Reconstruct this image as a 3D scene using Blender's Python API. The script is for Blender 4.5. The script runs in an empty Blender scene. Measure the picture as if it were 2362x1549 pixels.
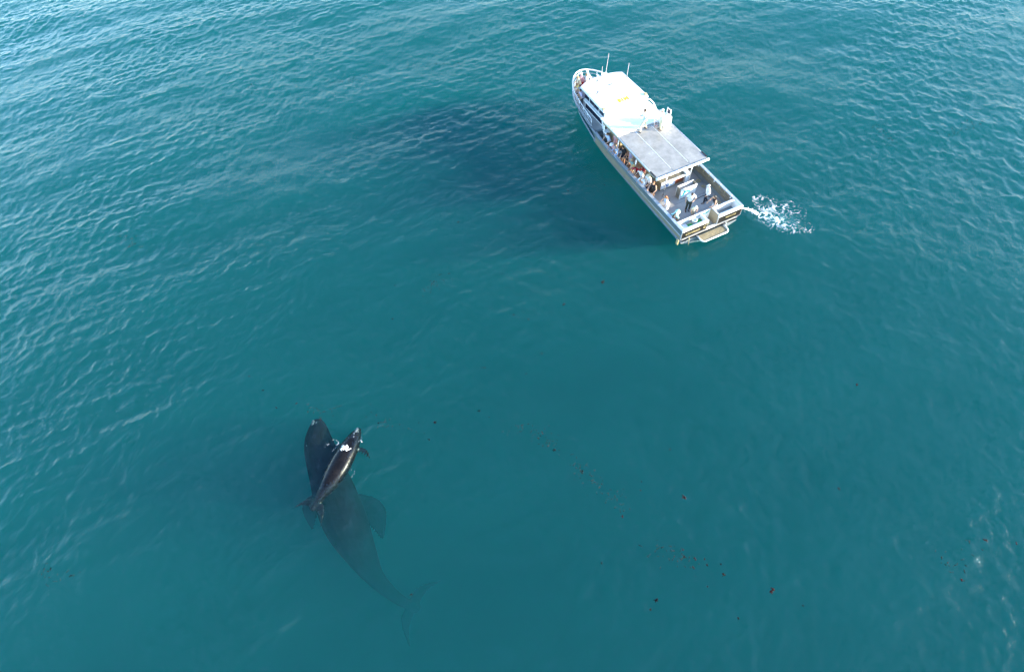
import bpy, bmesh, math, random
import numpy as np
from mathutils import Vector, Matrix

SC = bpy.context.scene
COL = SC.collection

# ------------------------------------------------------------------ camera, sky, sun, exposure
PITCH, ROLL, CAM_H = math.radians(32.591), math.radians(-6.379), 28.971
fwd = Vector((0, math.sin(PITCH), -math.cos(PITCH)))
up0 = Vector((0, math.cos(PITCH), math.sin(PITCH)))
rt0 = Vector((1, 0, 0))
rt = rt0 * math.cos(ROLL) + up0 * math.sin(ROLL)
upv = up0 * math.cos(ROLL) - rt0 * math.sin(ROLL)
cd = bpy.data.cameras.new("camera")
cd.sensor_width = 36.0
cd.lens = 19.181
cd.clip_start = 0.5
cd.clip_end = 6000
cam = bpy.data.objects.new("camera", cd)
COL.objects.link(cam)
cam.matrix_world = Matrix(((rt.x, upv.x, -fwd.x, 0), (rt.y, upv.y, -fwd.y, 0), (rt.z, upv.z, -fwd.z, CAM_H), (0, 0, 0, 1)))
SC.camera = cam

SUN_EL, SUN_AZ = math.radians(14.3), math.radians(-14.0)      # azimuth counted from +X
world = bpy.data.worlds.new("World")
SC.world = world
world.use_nodes = True
wt = world.node_tree
sky = wt.nodes.new("ShaderNodeTexSky")
sky.sky_type = 'NISHITA'
sky.sun_disc = False
sky.sun_elevation = SUN_EL
sky.sun_rotation = math.radians(90) - SUN_AZ
sky.air_density = 1.0
sky.dust_density = 0.4
sky.ozone_density = 3.0
wt.links.new(sky.outputs[0], wt.nodes["Background"].inputs[0])
wt.nodes["Background"].inputs[1].default_value = 0.15

sl = bpy.data.lights.new("sun", 'SUN')
sl.energy = 3.3
sl.angle = math.radians(0.53)
sl.color = (1.0, 0.89, 0.70)
so = bpy.data.objects.new("sun", sl)
COL.objects.link(so)
sdir = Vector((math.cos(SUN_EL) * math.cos(SUN_AZ), math.cos(SUN_EL) * math.sin(SUN_AZ), math.sin(SUN_EL)))
so.rotation_euler = sdir.to_track_quat('Z', 'Y').to_euler()
so.location = sdir * 60

SC.view_settings.view_transform = 'Standard'
SC.view_settings.look = 'None'
SC.view_settings.exposure = 2.5
SC.view_settings.gamma = 1.0
SC.render.engine = 'CYCLES'
cy = SC.cycles
cy.max_bounces = 8
cy.diffuse_bounces = 3
cy.glossy_bounces = 3
cy.transmission_bounces = 4
cy.transparent_max_bounces = 12
cy.volume_bounces = 0
cy.caustics_reflective = False
cy.caustics_refractive = False
cy.sample_clamp_indirect = 4.0
cy.use_denoising = True
cy.use_adaptive_sampling = True
cy.adaptive_threshold = 0.02
cy.adaptive_min_samples = 24

# ------------------------------------------------------------------ helpers
def tag(o, label=None, cat=None, group=None, kind=None):
    if label: o["label"] = label
    if cat: o["category"] = cat
    if group: o["group"] = group
    if kind: o["kind"] = kind
    return o

def link(o, parent=None):
    COL.objects.link(o)
    if parent is not None:
        o.parent = parent
    return o

def empty(name, loc=(0, 0, 0), rz=0.0):
    o = bpy.data.objects.new(name, None)
    o.empty_display_size = 0.2
    o.location = loc
    o.rotation_euler = (0, 0, rz)
    return link(o)

_MATS = {}
def mat(name, col, rough=0.5, metal=0.0, var=0.08, scale=6.0, bump=0.0, bscale=40.0, spec=0.5, coat=0.0, col2=None):
    """procedural principled material: base colour broken up by two noises, optional fine relief"""
    if name in _MATS: return _MATS[name]
    m = bpy.data.materials.new(name)
    m.use_nodes = True
    nt = m.node_tree
    b = nt.nodes["Principled BSDF"]
    tc = nt.nodes.new("ShaderNodeTexCoord")
    n = nt.nodes.new("ShaderNodeTexNoise")
    n.inputs["Scale"].default_value = scale
    n.inputs["Detail"].default_value = 5
    n.inputs["Roughness"].default_value = 0.65
    nt.links.new(tc.outputs["Object"], n.inputs["Vector"])
    r = nt.nodes.new("ShaderNodeValToRGB")
    r.color_ramp.elements[0].position = 0.3
    r.color_ramp.elements[1].position = 0.7
    c2 = col2 if col2 else tuple(min(1, c * (1 + var)) for c in col)
    r.color_ramp.elements[0].color = (*[c * (1 - var) for c in col], 1)
    r.color_ramp.elements[1].color = (*c2, 1)
    nt.links.new(n.outputs[0], r.inputs[0])
    nt.links.new(r.outputs[0], b.inputs["Base Color"])
    mr = nt.nodes.new("ShaderNodeMapRange")
    mr.inputs[3].default_value = max(0.02, rough - 0.1)
    mr.inputs[4].default_value = min(1, rough + 0.1)
    nt.links.new(n.outputs[0], mr.inputs[0])
    nt.links.new(mr.outputs[0], b.inputs["Roughness"])
    b.inputs["Metallic"].default_value = metal
    b.inputs["Specular IOR Level"].default_value = spec
    b.inputs["Coat Weight"].default_value = coat
    if bump:
        n2 = nt.nodes.new("ShaderNodeTexNoise")
        n2.inputs["Scale"].default_value = bscale
        n2.inputs["Detail"].default_value = 4
        nt.links.new(tc.outputs["Object"], n2.inputs["Vector"])
        bp = nt.nodes.new("ShaderNodeBump")
        bp.inputs["Strength"].default_value = 0.6
        bp.inputs["Distance"].default_value = bump
        nt.links.new(n2.outputs[0], bp.inputs["Height"])
        nt.links.new(bp.outputs[0], b.inputs["Normal"])
    _MATS[name] = m
    return m

class MB:
    """collects shapes into one mesh"""
    def __init__(s):
        s.v = []; s.f = []; s.smooth = []
    def add(s, vs, fs, smooth=False):
        k = len(s.v)
        s.v += [tuple(p) for p in vs]
        s.f += [tuple(i + k for i in f) for f in fs]
        s.smooth += [smooth] * len(fs)
        return s
    def box(s, x0, x1, y0, y1, z0, z1, bev=0.0):
        if bev <= 0:
            vs = [(x0, y0, z0), (x1, y0, z0), (x1, y1, z0), (x0, y1, z0), (x0, y0, z1), (x1, y0, z1), (x1, y1, z1), (x0, y1, z1)]
            return s.add(vs, [(0, 3, 2, 1), (4, 5, 6, 7), (0, 1, 5, 4), (1, 2, 6, 5), (2, 3, 7, 6), (3, 0, 4, 7)])
        bm = bmesh.new()
        bmesh.ops.create_cube(bm, size=1)
        for v in bm.verts:
            v.co = ((x0 + x1) / 2 + v.co.x * (x1 - x0), (y0 + y1) / 2 + v.co.y * (y1 - y0), (z0 + z1) / 2 + v.co.z * (z1 - z0))
        bmesh.ops.bevel(bm, geom=bm.edges[:], offset=bev, segments=2, profile=0.5, affect='EDGES')
        return s.bm(bm)
    def bm(s, bm, smooth=False):
        bm.verts.index_update()
        s.add([v.co[:] for v in bm.verts], [[v.index for v in f.verts] for f in bm.faces], smooth)
        bm.free()
        return s
    def tube(s, pts, r, n=8, closed=False, smooth=True):
        pts = [Vector(p) for p in pts]
        rs = r if isinstance(r, (list, tuple)) else [r] * len(pts)
        m = len(pts)
        vs = []; fs = []
        prev = None
        for i, p in enumerate(pts):
            if closed:
                t = pts[(i + 1) % m] - pts[(i - 1) % m]
            else:
                t = pts[min(i + 1, m - 1)] - pts[max(i - 1, 0)]
            t.normalize()
            if prev is None:
                a = Vector((0, 0, 1)) if abs(t.z) < 0.9 else Vector((1, 0, 0))
                u = t.cross(a).normalized()
            else:
                u = (prev - t * prev.dot(t)).normalized()
            prev = u
            w = t.cross(u)
            for k in range(n):
                ang = 2 * math.pi * k / n
                vs.append(p + (u * math.cos(ang) + w * math.sin(ang)) * rs[i])
        for i in range(m if closed else m - 1):
            j = (i + 1) % m
            for k in range(n):
                l = (k + 1) % n
                fs.append((i * n + k, i * n + l, j * n + l, j * n + k))
        if not closed:
            fs.append(tuple(range(n - 1, -1, -1)))
            fs.append(tuple((m - 1) * n + k for k in range(n)))
        return s.add(vs, fs, smooth)
    def ball(s, c, r, seg=12, rings=8, rot=None):
        r = r if isinstance(r, (list, tuple)) else (r, r, r)
        vs = []; fs = []
        for i in range(rings + 1):
            th = math.pi * i / rings
            for k in range(seg):
                ph = 2 * math.pi * k / seg
                p = Vector((r[0] * math.sin(th) * math.cos(ph), r[1] * math.sin(th) * math.sin(ph), r[2] * math.cos(th)))
                if rot is not None: p = rot @ p
                vs.append(p + Vector(c))
        for i in range(rings):
            for k in range(seg):
                l = (k + 1) % seg
                fs.append((i * seg + k, (i + 1) * seg + k, (i + 1) * seg + l, i * seg + l))
        return s.add(vs, fs, True)
    def prism(s, outline, z0, z1):
        n = len(outline)
        vs = [(x, y, z0) for x, y in outline] + [(x, y, z1) for x, y in outline]
        fs = [tuple(range(n - 1, -1, -1)), tuple(range(n, 2 * n))] + [(i, (i + 1) % n, n + (i + 1) % n, n + i) for i in range(n)]
        return s.add(vs, fs)
    def mesh(s, name):
        me = bpy.data.meshes.new(name)
        me.from_pydata(s.v, [], s.f)
        me.polygons.foreach_set("use_smooth", s.smooth)
        me.update()
        return me
    def build(s, name, m, parent=None):
        me = s.mesh(name)
        bm = bmesh.new(); bm.from_mesh(me)
        bmesh.ops.remove_doubles(bm, verts=bm.verts, dist=1e-5)
        bmesh.ops.recalc_face_normals(bm, faces=bm.faces)
        bm.to_mesh(me); bm.free()
        me.materials.append(m)
        return link(bpy.data.objects.new(name, me), parent)

# ------------------------------------------------------------------ sea
rng = np.random.default_rng(7)
def wave_set():
    W = []
    # (wavelength range, number, rms slope of the band, spread of directions in degrees)
    for lo, hi, n, slope, spread in ((0.28, 0.5, 60, 0.100, 75), (0.5, 0.9, 56, 0.098, 62), (0.9, 1.7, 40, 0.064, 55), (1.7, 3.4, 28, 0.038, 48), (3.4, 7.5, 18, 0.028, 36), (8, 15, 7, 0.024, 18)):
        for i in range(n):
            lam = lo * (hi / lo) ** rng.random()
            k = 2 * math.pi / lam
            th = math.radians(108 + rng.normal() * spread)
            a = slope * math.sqrt(2.0 / n) / k
            W.append((k, th, a, rng.random() * 6.2832))
    return W
WAVES = wave_set()
def sea_xyz(X, Y, fade=None, detail=0.0):
    """choppy sum of waves: returns displaced x, y, z"""
    dx = np.zeros_like(X); dy = np.zeros_like(X); z = np.zeros_like(X)
    # gusts: slicks and ruffled patches
    g = 1.0 + 0.34 * np.sin(X * 0.13 + Y * 0.07 + 1.0) * np.sin(Y * 0.11 - X * 0.05 + 0.4) + 0.22 * np.sin(X * 0.31 - Y * 0.23)
    for k, th, a, ph in WAVES:
        if k < detail: continue
        c, s = math.cos(th), math.sin(th)
        A = k * (c * X + s * Y) + ph
        q = np.sin(A)
        lam = 6.2832 / k
        am = a * (g if lam < 2.0 else 1.0)
        if fade is not None:
            am = am * np.clip((lam - 2.2 * fade) / (2.0 * fade), 0, 1)
        z += am * np.cos(A)
        dx -= 0.9 * am * c * q
        dy -= 0.9 * am * s * q
    return X + dx, Y + dy, z
def sea_z(x, y):
    X = np.array([float(x)]); Y = np.array([float(y)])
    return float(sea_xyz(X, Y)[2][0])

def axis(lo, hi, step, far):
    core = list(np.arange(lo, hi + 1e-6, step))
    out = []; s = step; p = core[-1]
    while p < far:
        s *= 1.22; p += s; out.append(p)
    inn = []; s = step; p = core[0]
    while p > -far:
        s *= 1.22; p -= s; inn.append(p)
    return np.array(inn[::-1] + core + out)
SEA_DEPTH = -26.0
def build_sea():
    xs = axis(-60, 55, 0.11, 2600)
    ys = axis(-6, 76, 0.11, 2600)
    nx, ny = len(xs), len(ys)
    X, Y = np.meshgrid(xs, ys)
    sx = np.gradient(xs); sy = np.gradient(ys)
    F = np.maximum(np.meshgrid(sx, sy)[0], np.meshgrid(sx, sy)[1])
    F = np.where(F < 0.115, 0.0001, F)
    x, y, z = sea_xyz(X, Y, fade=F)
    top = np.stack([x, y, z], -1).reshape(-1, 3)
    i = np.arange(nx * ny).reshape(ny, nx)
    q = np.stack([i[:-1, :-1], i[:-1, 1:], i[1:, 1:], i[1:, :-1]], -1).reshape(-1, 4)
    # skirt and floor close the body of water
    ring = np.concatenate([i[0, :], i[1:, -1], i[-1, -2::-1], i[-2:0:-1, 0]])
    rv = top[ring].copy(); rv[:, 2] = SEA_DEPTH
    nb = len(top); m = len(ring)
    b = nb + np.arange(m)
    side = np.stack([ring, b, np.roll(b, -1), np.roll(ring, -1)], -1)
    verts = np.concatenate([top, rv])
    nf = len(q) + len(side)
    me = bpy.data.meshes.new("sea_water")
    me.vertices.add(len(verts)); me.vertices.foreach_set("co", verts.astype(np.float32).ravel())
    loops = np.concatenate([q.ravel(), side.ravel(), b[::-1]]).astype(np.int32)
    starts = np.concatenate([np.arange(nf) * 4, [nf * 4]]).astype(np.int32)
    me.loops.add(len(loops)); me.loops.foreach_set("vertex_index", loops)
    me.polygons.add(nf + 1); me.polygons.foreach_set("loop_start", starts)
    sm = np.zeros(nf + 1, bool); sm[:len(q)] = True
    me.polygons.foreach_set("use_smooth", sm)
    me.update(calc_edges=True)
    o = link(bpy.data.objects.new("sea_water", me))
    tag(o, "teal green open sea with small choppy waves", "sea", kind="structure")
    m_ = bpy.data.materials.new("sea_water")
    m_.use_nodes = True
    nt = m_.node_tree; N = nt.nodes; L = nt.links
    for n in list(N): N.remove(n)
    out = N.new("ShaderNodeOutputMaterial")
    tc = N.new("ShaderNodeTexCoord")
    def noise(scale, detail, rough=0.55, stretch=(1, 1, 1), rz=0):
        mp = N.new("ShaderNodeMapping"); mp.inputs["Scale"].default_value = stretch; mp.inputs["Rotation"].default_value = (0, 0, rz)
        L.new(tc.outputs["Object"], mp.inputs["Vector"])
        t = N.new("ShaderNodeTexNoise"); t.inputs["Scale"].default_value = scale; t.inputs["Detail"].default_value = detail
        t.inputs["Roughness"].default_value = rough
        L.new(mp.outputs[0], t.inputs["Vector"])
        return t
    n1 = noise(5.0, 3.0, 0.55, (1, 1.7, 1), 0.35)
    gust = noise(0.07, 2.0)
    gr = N.new("ShaderNodeMapRange"); gr.inputs[1].default_value = 0.35; gr.inputs[2].default_value = 0.65
    gr.inputs[3].default_value = 0.35; gr.inputs[4].default_value = 1.0
    L.new(gust.outputs[0], gr.inputs[0])
    bp = N.new("ShaderNodeBump"); bp.inputs["Distance"].default_value = 0.05
    L.new(gr.outputs[0], bp.inputs["Strength"]); L.new(n1.outputs[0], bp.inputs["Height"])
    geo = N.new("ShaderNodeNewGeometry")
    dot = N.new("ShaderNodeVectorMath"); dot.operation = 'DOT_PRODUCT'
    L.new(bp.outputs[0], dot.inputs[0]); L.new(geo.outputs["Incoming"], dot.inputs[1])
    ab = N.new("ShaderNodeMath"); ab.operation = 'ABSOLUTE'; L.new(dot.outputs["Value"], ab.inputs[0])
    om = N.new("ShaderNodeMath"); om.operation = 'SUBTRACT'; om.use_clamp = True; om.inputs[0].default_value = 1.0; L.new(ab.outputs[0], om.inputs[1])
    pw = N.new("ShaderNodeMath"); pw.operation = 'POWER'; pw.inputs[1].default_value = 5.0; L.new(om.outputs[0], pw.inputs[0])
    fr = N.new("ShaderNodeMath"); fr.operation = 'MULTIPLY_ADD'; fr.inputs[1].default_value = 0.98; fr.inputs[2].default_value = 0.021
    L.new(pw.outputs[0], fr.inputs[0])
    gl = N.new("ShaderNodeBsdfGlossy"); gl.inputs["Roughness"].default_value = 0.032
    L.new(bp.outputs[0], gl.inputs["Normal"])
    tr = N.new("ShaderNodeBsdfTransparent")
    mx = N.new("ShaderNodeMixShader")
    L.new(fr.outputs[0], mx.inputs[0]); L.new(tr.outputs[0], mx.inputs[1]); L.new(gl.outputs[0], mx.inputs[2])
    L.new(mx.outputs[0], out.inputs["Surface"])
    # body of the water: backscatter plus wavelength dependent absorption
    vs = N.new("ShaderNodeVolumeScatter"); vs.inputs["Color"].default_value = (0.13, 0.85, 1.0, 1); vs.inputs["Density"].default_value = 0.034
    va = N.new("ShaderNodeVolumeAbsorption"); va.inputs["Color"].default_value = (0.0, 0.76, 0.735, 1); va.inputs["Density"].default_value = 0.262
    ad = N.new("ShaderNodeAddShader")
    L.new(vs.outputs[0], ad.inputs[0]); L.new(va.outputs[0], ad.inputs[1]); L.new(ad.outputs[0], out.inputs["Volume"])
    me.materials.append(m_)
    return o
sea = build_sea()
# ------------------------------------------------------------------ tour boat (local: x starboard, y forward, z up from the waterline)
BOAT_LOC, BOAT_RZ = (14.368, 25.17, 0.0), math.radians(20.016)
BM_ = Matrix.Translation(BOAT_LOC) @ Matrix.Rotation(BOAT_RZ, 4, 'Z')
def bw(x, y, z=0.0):
    return BM_ @ Vector((x, y, z))
boat = empty("tour_boat", BOAT_LOC, BOAT_RZ)
tag(boat, "white roofed aluminium whale watching boat crowded with passengers along its rail", "boat")

WHITE = mat("white_gelcoat", (0.87, 0.86, 0.82), 0.35, var=0.05, scale=2.0)
ALU = mat("hull_aluminium", (0.20, 0.24, 0.26), 0.45, metal=0.3, var=0.16, scale=1.6, bump=0.004, bscale=9)
ALU_IN = mat("bulwark_paint", (0.23, 0.20, 0.14), 0.55, var=0.16, scale=3.0, bump=0.004, bscale=12)
CAPM = mat("gunwale_aluminium", (0.46, 0.50, 0.54), 0.38, metal=0.5, var=0.12, scale=3.0)
NAVY = mat("navy_paint", (0.006, 0.009, 0.035), 0.25, var=0.3, scale=2.0)
DECK = mat("deck_grey", (0.33, 0.32, 0.305), 0.62, var=0.14, scale=1.4, bump=0.003, bscale=70)
ROOFG = mat("canopy_grey", (0.30, 0.285, 0.255), 0.24, var=0.24, scale=1.7, bump=0.003, bscale=3.5)
GLASSD = mat("tinted_glass", (0.008, 0.012, 0.03), 0.08, var=0.3, scale=1.0)
STEEL = mat("rail_steel", (0.72, 0.74, 0.76), 0.28, metal=0.7, var=0.06)
BEIGE = mat("saloon_wall", (0.34, 0.28, 0.16), 0.55, var=0.12, scale=2.5)
BLACK = mat("black_rubber", (0.012, 0.012, 0.014), 0.6, var=0.3)
PANEL = mat("transom_black", (0.010, 0.008, 0.006), 0.4, var=0.3, scale=3)
GOLD = mat("cream_gold_paint", (0.44, 0.36, 0.18), 0.4, var=0.06)
YELLOW = mat("yellow_paint", (0.62, 0.40, 0.003), 0.5, var=0.12, scale=9)
BLUEG = mat("blue_print", (0.01, 0.16, 0.50), 0.45, var=0.2)
TEAL = mat("teal_print", (0.02, 0.38, 0.42), 0.45, var=0.2)
GREYM = mat("mid_grey_plastic", (0.16, 0.17, 0.19), 0.5, var=0.15)
TAN = mat("platform_grating", (0.30, 0.25, 0.15), 0.75, var=0.35, scale=7.0, bump=0.01, bscale=40)
SEAM = mat("seam_sealant", (0.62, 0.63, 0.62), 0.5, var=0.1)
WOODR = mat("varnished_red_brown", (0.26, 0.07, 0.03), 0.4, var=0.2)

def lerp_tab(tab, y):
    for (a, va), (b, vb) in zip(tab, tab[1:]):
        if y <= b:
            t = (y - a) / (b - a)
            return va + (vb - va) * t
    return tab[-1][1]
SHEER = [(0, 2.46), (4, 2.50), (9, 2.49), (11, 2.44), (12.4, 2.30), (13.6, 2.17), (14.8, 2.02), (15.8, 1.85), (16.6, 1.62), (17.3, 1.26), (17.8, 0.88), (18.15, 0.46), (18.3, 0.05)]
CHINE = [(0, 2.24), (5.8, 2.22), (10, 2.14), (11.6, 2.03), (12.7, 1.88), (13.8, 1.72), (14.9, 1.56), (16.0, 1.30), (16.9, 0.98), (17.6, 0.62), (18.0, 0.28), (18.2, 0.03)]
SHZ = [(0, 1.36), (11.7, 1.36), (12.3, 1.30), (15, 1.36), (18.3, 1.56)]
def xs_(y): return lerp_tab(SHEER, y)
def xc_(y): return min(lerp_tab(CHINE, y), xs_(y) - 0.02)
def zs_(y): return lerp_tab(SHZ, y)
YS = [0, 1, 2, 3, 4, 5, 6, 7, 8, 9, 10, 11, 11.7, 12.3, 12.9, 13.6, 14.2, 14.8, 15.3, 15.8, 16.2, 16.6, 16.95, 17.3, 17.55, 17.8, 18.0, 18.15, 18.3]
def zc_(y): return 0.16 + 0.20 * max(0, (y - 10) / 8.3) ** 1.5

# hull: one closed shell, keel - chine - sheer; the bow closes to a stem
def section(y):
    xc, zc, xs, zs = xc_(y), zc_(y), xs_(y), zs_(y)
    k = -0.75 + 0.95 * max(0, (y - 12) / 6.3) ** 2
    return [(0.02, k), (xc * 0.55, k + (zc - k) * 0.45), (xc, zc - 0.10), (xc + 0.07, zc - 0.06), (xc + 0.07, zc + 0.02), (xc + 0.01, zc + 0.06),
            (xc + (xs - xc) * 0.55, zc + (zs - zc) * 0.5), (xs, zs)]
mb = MB()
vs = []; fs = []
for y in YS:
    s = section(y)
    vs += [(-x, y, z) for x, z in s[::-1]] + [(x, y, z) for x, z in s]
w = 16
for i in range(len(YS) - 1):
    for k in range(w - 1):
        fs.append((i * w + k, i * w + k + 1, (i + 1) * w + k + 1, (i + 1) * w + k))
fs.append(tuple((len(YS) - 1) * w + k for k in range(w)))
# lower transom plate with the gate gap left open above z 0.55
s0 = section(0)
mb.add(vs, fs)
lowpts = [(-x, 0.0, z) for x, z in s0[::-1] if z < 0.6] + [(x, 0.0, z) for x, z in s0 if z < 0.6]
mb.add(lowpts, [tuple(range(len(lowpts)))])
hull = mb.build("hull", ALU, boat)

# dark painted band on the forward topsides, both sides; slanted after edge
for sgn in (-1, 1):
    b = MB(); v = []; f = []
    yy = [y for y in YS if 12.3 <= y <= 17.8]
    for j, y in enumerate(yy):
        for t in (0.03, 0.40, 0.68, 0.90):
            yb = y - (0.55 - t * 0.75) if j == 0 else y
            xc, xs, zc, zs = xc_(yb), xs_(yb), zc_(yb) + 0.06, zs_(yb)
            xm = xc + 0.01 + (xs - xc - 0.01) * (t * 1.1 if t < .5 else 0.55 + (t - .5) * 0.9)
            v.append((sgn * (xm + 0.022), yb, zc + (zs - zc) * t))
    for i in range(len(yy) - 1):
        for k in range(3):
            q = (i * 4 + k, i * 4 + k + 1, (i + 1) * 4 + k + 1, (i + 1) * 4 + k)
            f.append(q)
    b.add(v, f, True).build("topside_band", NAVY, hull)["label"] = "dark navy band painted along the forward topside"
# pressed stringer line along the after topsides
for sgn in (-1, 1):
    b = MB()
    b.tube([(sgn * (xc_(y) + (xs_(y) - xc_(y)) * 0.56 + 0.012), y, zc_(y) + (zs_(y) - zc_(y)) * 0.52) for y in YS if y <= 11.7], 0.028, 6)
    b.build("rubbing_strake", CAPM, hull)

# gunwale caps, bulwark inner faces
def strip(tabf, y0, y1, dx0, dx1, z0f, z1f, sgn):
    yy = [y for y in YS if y0 < y < y1]
    yy = [y0] + yy + [y1]
    v = []; f = []
    for y in yy:
        xo, xi = tabf(y) + dx0, tabf(y) - dx1
        v += [(sgn * xo, y, z0f(y)), (sgn * xo, y, z1f(y)), (sgn * max(0.0, xi), y, z1f(y)), (sgn * max(0.0, xi), y, z0f(y))]
    for i in range(len(yy) - 1):
        for k in range(4):
            l = (k + 1) % 4
            f.append((i * 4 + k, i * 4 + l, (i + 1) * 4 + l, (i + 1) * 4 + k))
    f += [(0, 1, 2, 3), tuple((len(yy) - 1) * 4 + k for k in (3, 2, 1, 0))]
    return MB().add(v, f)
for sgn, nm in ((-1, "port"), (1, "starboard")):
    strip(xs_, 0.0, 11.7, 0.03, 0.17, lambda y: zs_(y) + 0.0, lambda y: zs_(y) + 0.06, sgn).build("gunwale", CAPM, boat)
    strip(xs_, 11.7, 18.28, 0.03, 0.07, lambda y: zs_(y) + 0.0, lambda y: zs_(y) + 0.05, sgn).build("toe_rail", CAPM, boat)
    strip(lambda y: xs_(y) - 0.09, 0.06, 11.7, 0.0, 0.04, lambda y: 0.44, lambda y: zs_(y) - 0.002, sgn).build("bulwark_lining", ALU_IN, boat)
    # two horizontal stiffeners and regular cleats along the inside
    for zz in (0.82, 1.12):
        strip(lambda y: xs_(y) - 0.13, 0.85, 11.6, 0.0, 0.045, lambda y: zz, lambda y: zz + 0.05, sgn).build("bulwark_rib", ALU_IN, boat)
# rod holders and cleats on the starboard inside
for i in range(9):
    y = 1.15 + i * 0.62
    MB().tube([(xs_(y) - 0.16, y, 1.20), (xs_(y) - 0.11, y + 0.02, 1.44)], 0.045, 8).build("rod_holder", GOLD if i % 3 else WHITE, boat)

# decks
def deck(y0, y1, z, inset, name, m, x0=None):
    yy = [y0] + [y for y in YS if y0 < y < y1] + [y1]
    out = [(-(xs_(y) - inset) if xs_(y) > inset else 0, y) for y in yy] + [((xs_(y) - inset) if xs_(y) > inset else 0, y) for y in yy[::-1]]
    return MB().prism(out, z - 0.06, z).build(name, m, boat)
aft_deck = deck(0.02, 12.05, 0.45, 0.12, "aft_deck", DECK)
fore_deck = deck(12.05, 18.1, 1.25, 0.05, "fore_deck", DECK)
for y in (1.7, 3.0):
    MB().box(-2.3, 2.3, y, y + 0.025, 0.451, 0.455).build("deck_seam", GREYM, aft_deck)
for i in range(4):                                    # companion steps, both sides
    for sx in (-1, 1):
        x0, x1 = sorted((sx * 1.50, sx * (2.16 - 0.02 * i)))
        MB().box(x0, x1, 11.25 + 0.2 * i, 12.05, 0.451 + 0.2 * i, 0.65 + 0.2 * i - (0.003 if i == 3 else 0)).build("step", ALU, boat)

# wheelhouse
cab = MB().box(-1.42, 1.42, 12.0, 15.0, 1.252, 3.12, 0.05).build("wheelhouse", WHITE, boat)
# raked front
v = [(-1.40, 15.0, 1.26), (1.40, 15.0, 1.26), (1.40, 15.0, 3.10), (-1.40, 15.0, 3.10), (-0.85, 15.75, 1.26), (0.85, 15.75, 1.26), (0.95, 15.30, 3.10), (-0.95, 15.30, 3.10)]
MB().add(v, [(0, 1, 5, 4), (3, 7, 6, 2), (0, 4, 7, 3), (1, 2, 6, 5), (4, 5, 6, 7), (0, 3, 2, 1)]).build("front_bulkhead", WHITE, cab)
MB().add([(-0.86, 15.66, 2.15), (0.86, 15.66, 2.15), (0.90, 15.42, 2.95), (-0.90, 15.42, 2.95), (-0.84, 15.60, 2.15), (0.84, 15.60, 2.15), (0.88, 15.36, 2.95), (-0.88, 15.36, 2.95)],
         [(0, 1, 2, 3), (7, 6, 5, 4), (0, 4, 5, 1), (1, 5, 6, 2), (2, 6, 7, 3), (3, 7, 4, 0)]).build("windscreen", GLASSD, cab)
for sx in (-1, 1):
    x = sx * 1.42
    a, b = sorted((x, x + sx * 0.012))
    # lower long pane, ledge and the upper row of panes between mullions
    MB().box(a, b, 12.30, 14.85, 1.38, 1.92).build("lower_window", GLASSD, cab)
    c, d = sorted((x, x + sx * 0.16))
    MB().box(c, d, 11.2, 15.05, 1.95, 2.10, 0.02).build("side_ledge", WHITE, cab)
    for k in range(4):
        y0 = 12.12 + k * 0.73
        p = MB().box(a, b, y0, y0 + 0.66, 2.16, 3.02).build("side_window", GLASSD, cab)
        MB().box(*sorted((x, x + sx * 0.03)), y0 + 0.665, y0 + 0.725, 2.13, 3.06).build("mullion", GREYM if k % 2 else WHITE, p)
    # after quarter: sloping white post and red brown locker panel
    MB().add([(x, 11.95, 1.96), (x, 12.25, 1.96), (x, 11.75, 0.47), (x, 11.45, 0.47), (x + sx * .1, 11.95, 1.96), (x + sx * .1, 12.25, 1.96), (x + sx * .1, 11.75, .47), (x + sx * .1, 11.45, .47)],
             [(0, 1, 2, 3), (7, 6, 5, 4), (0, 4, 5, 1), (1, 5, 6, 2), (2, 6, 7, 3), (3, 7, 4, 0)]).build("quarter_post", WHITE, cab)
    MB().box(*sorted((sx * 1.40, sx * 1.46)), 11.15, 11.75, 2.14, 2.62).build("locker_panel", WOODR, cab)
    MB().box(*sorted((sx * 1.44, sx * 2.02)), 10.75, 11.2, 1.70, 1.82, 0.03).build("side_locker", WHITE, cab)
# wheelhouse roof: slab with a curved front edge and a rounded rim
front = [(-1.90, 15.02), (-1.5, 15.24), (-1.0, 15.40), (-0.5, 15.49), (0, 15.52), (0.5, 15.49), (1.0, 15.40), (1.5, 15.24), (1.90, 15.02)]
out = [(-1.95, 11.40)] + front + [(1.97, 11.42), (1.8, 11.30), (-1.8, 11.30)]
roof = MB().prism(out, 3.12, 3.20).build("wheelhouse_roof", WHITE, boat)
rim = [(x * 0.97, 13.4 + (y - 13.4) * 0.97) for x, y in out]
MB().prism(rim, 3.20, 3.27).build("roof_crown", WHITE, roof)
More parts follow.
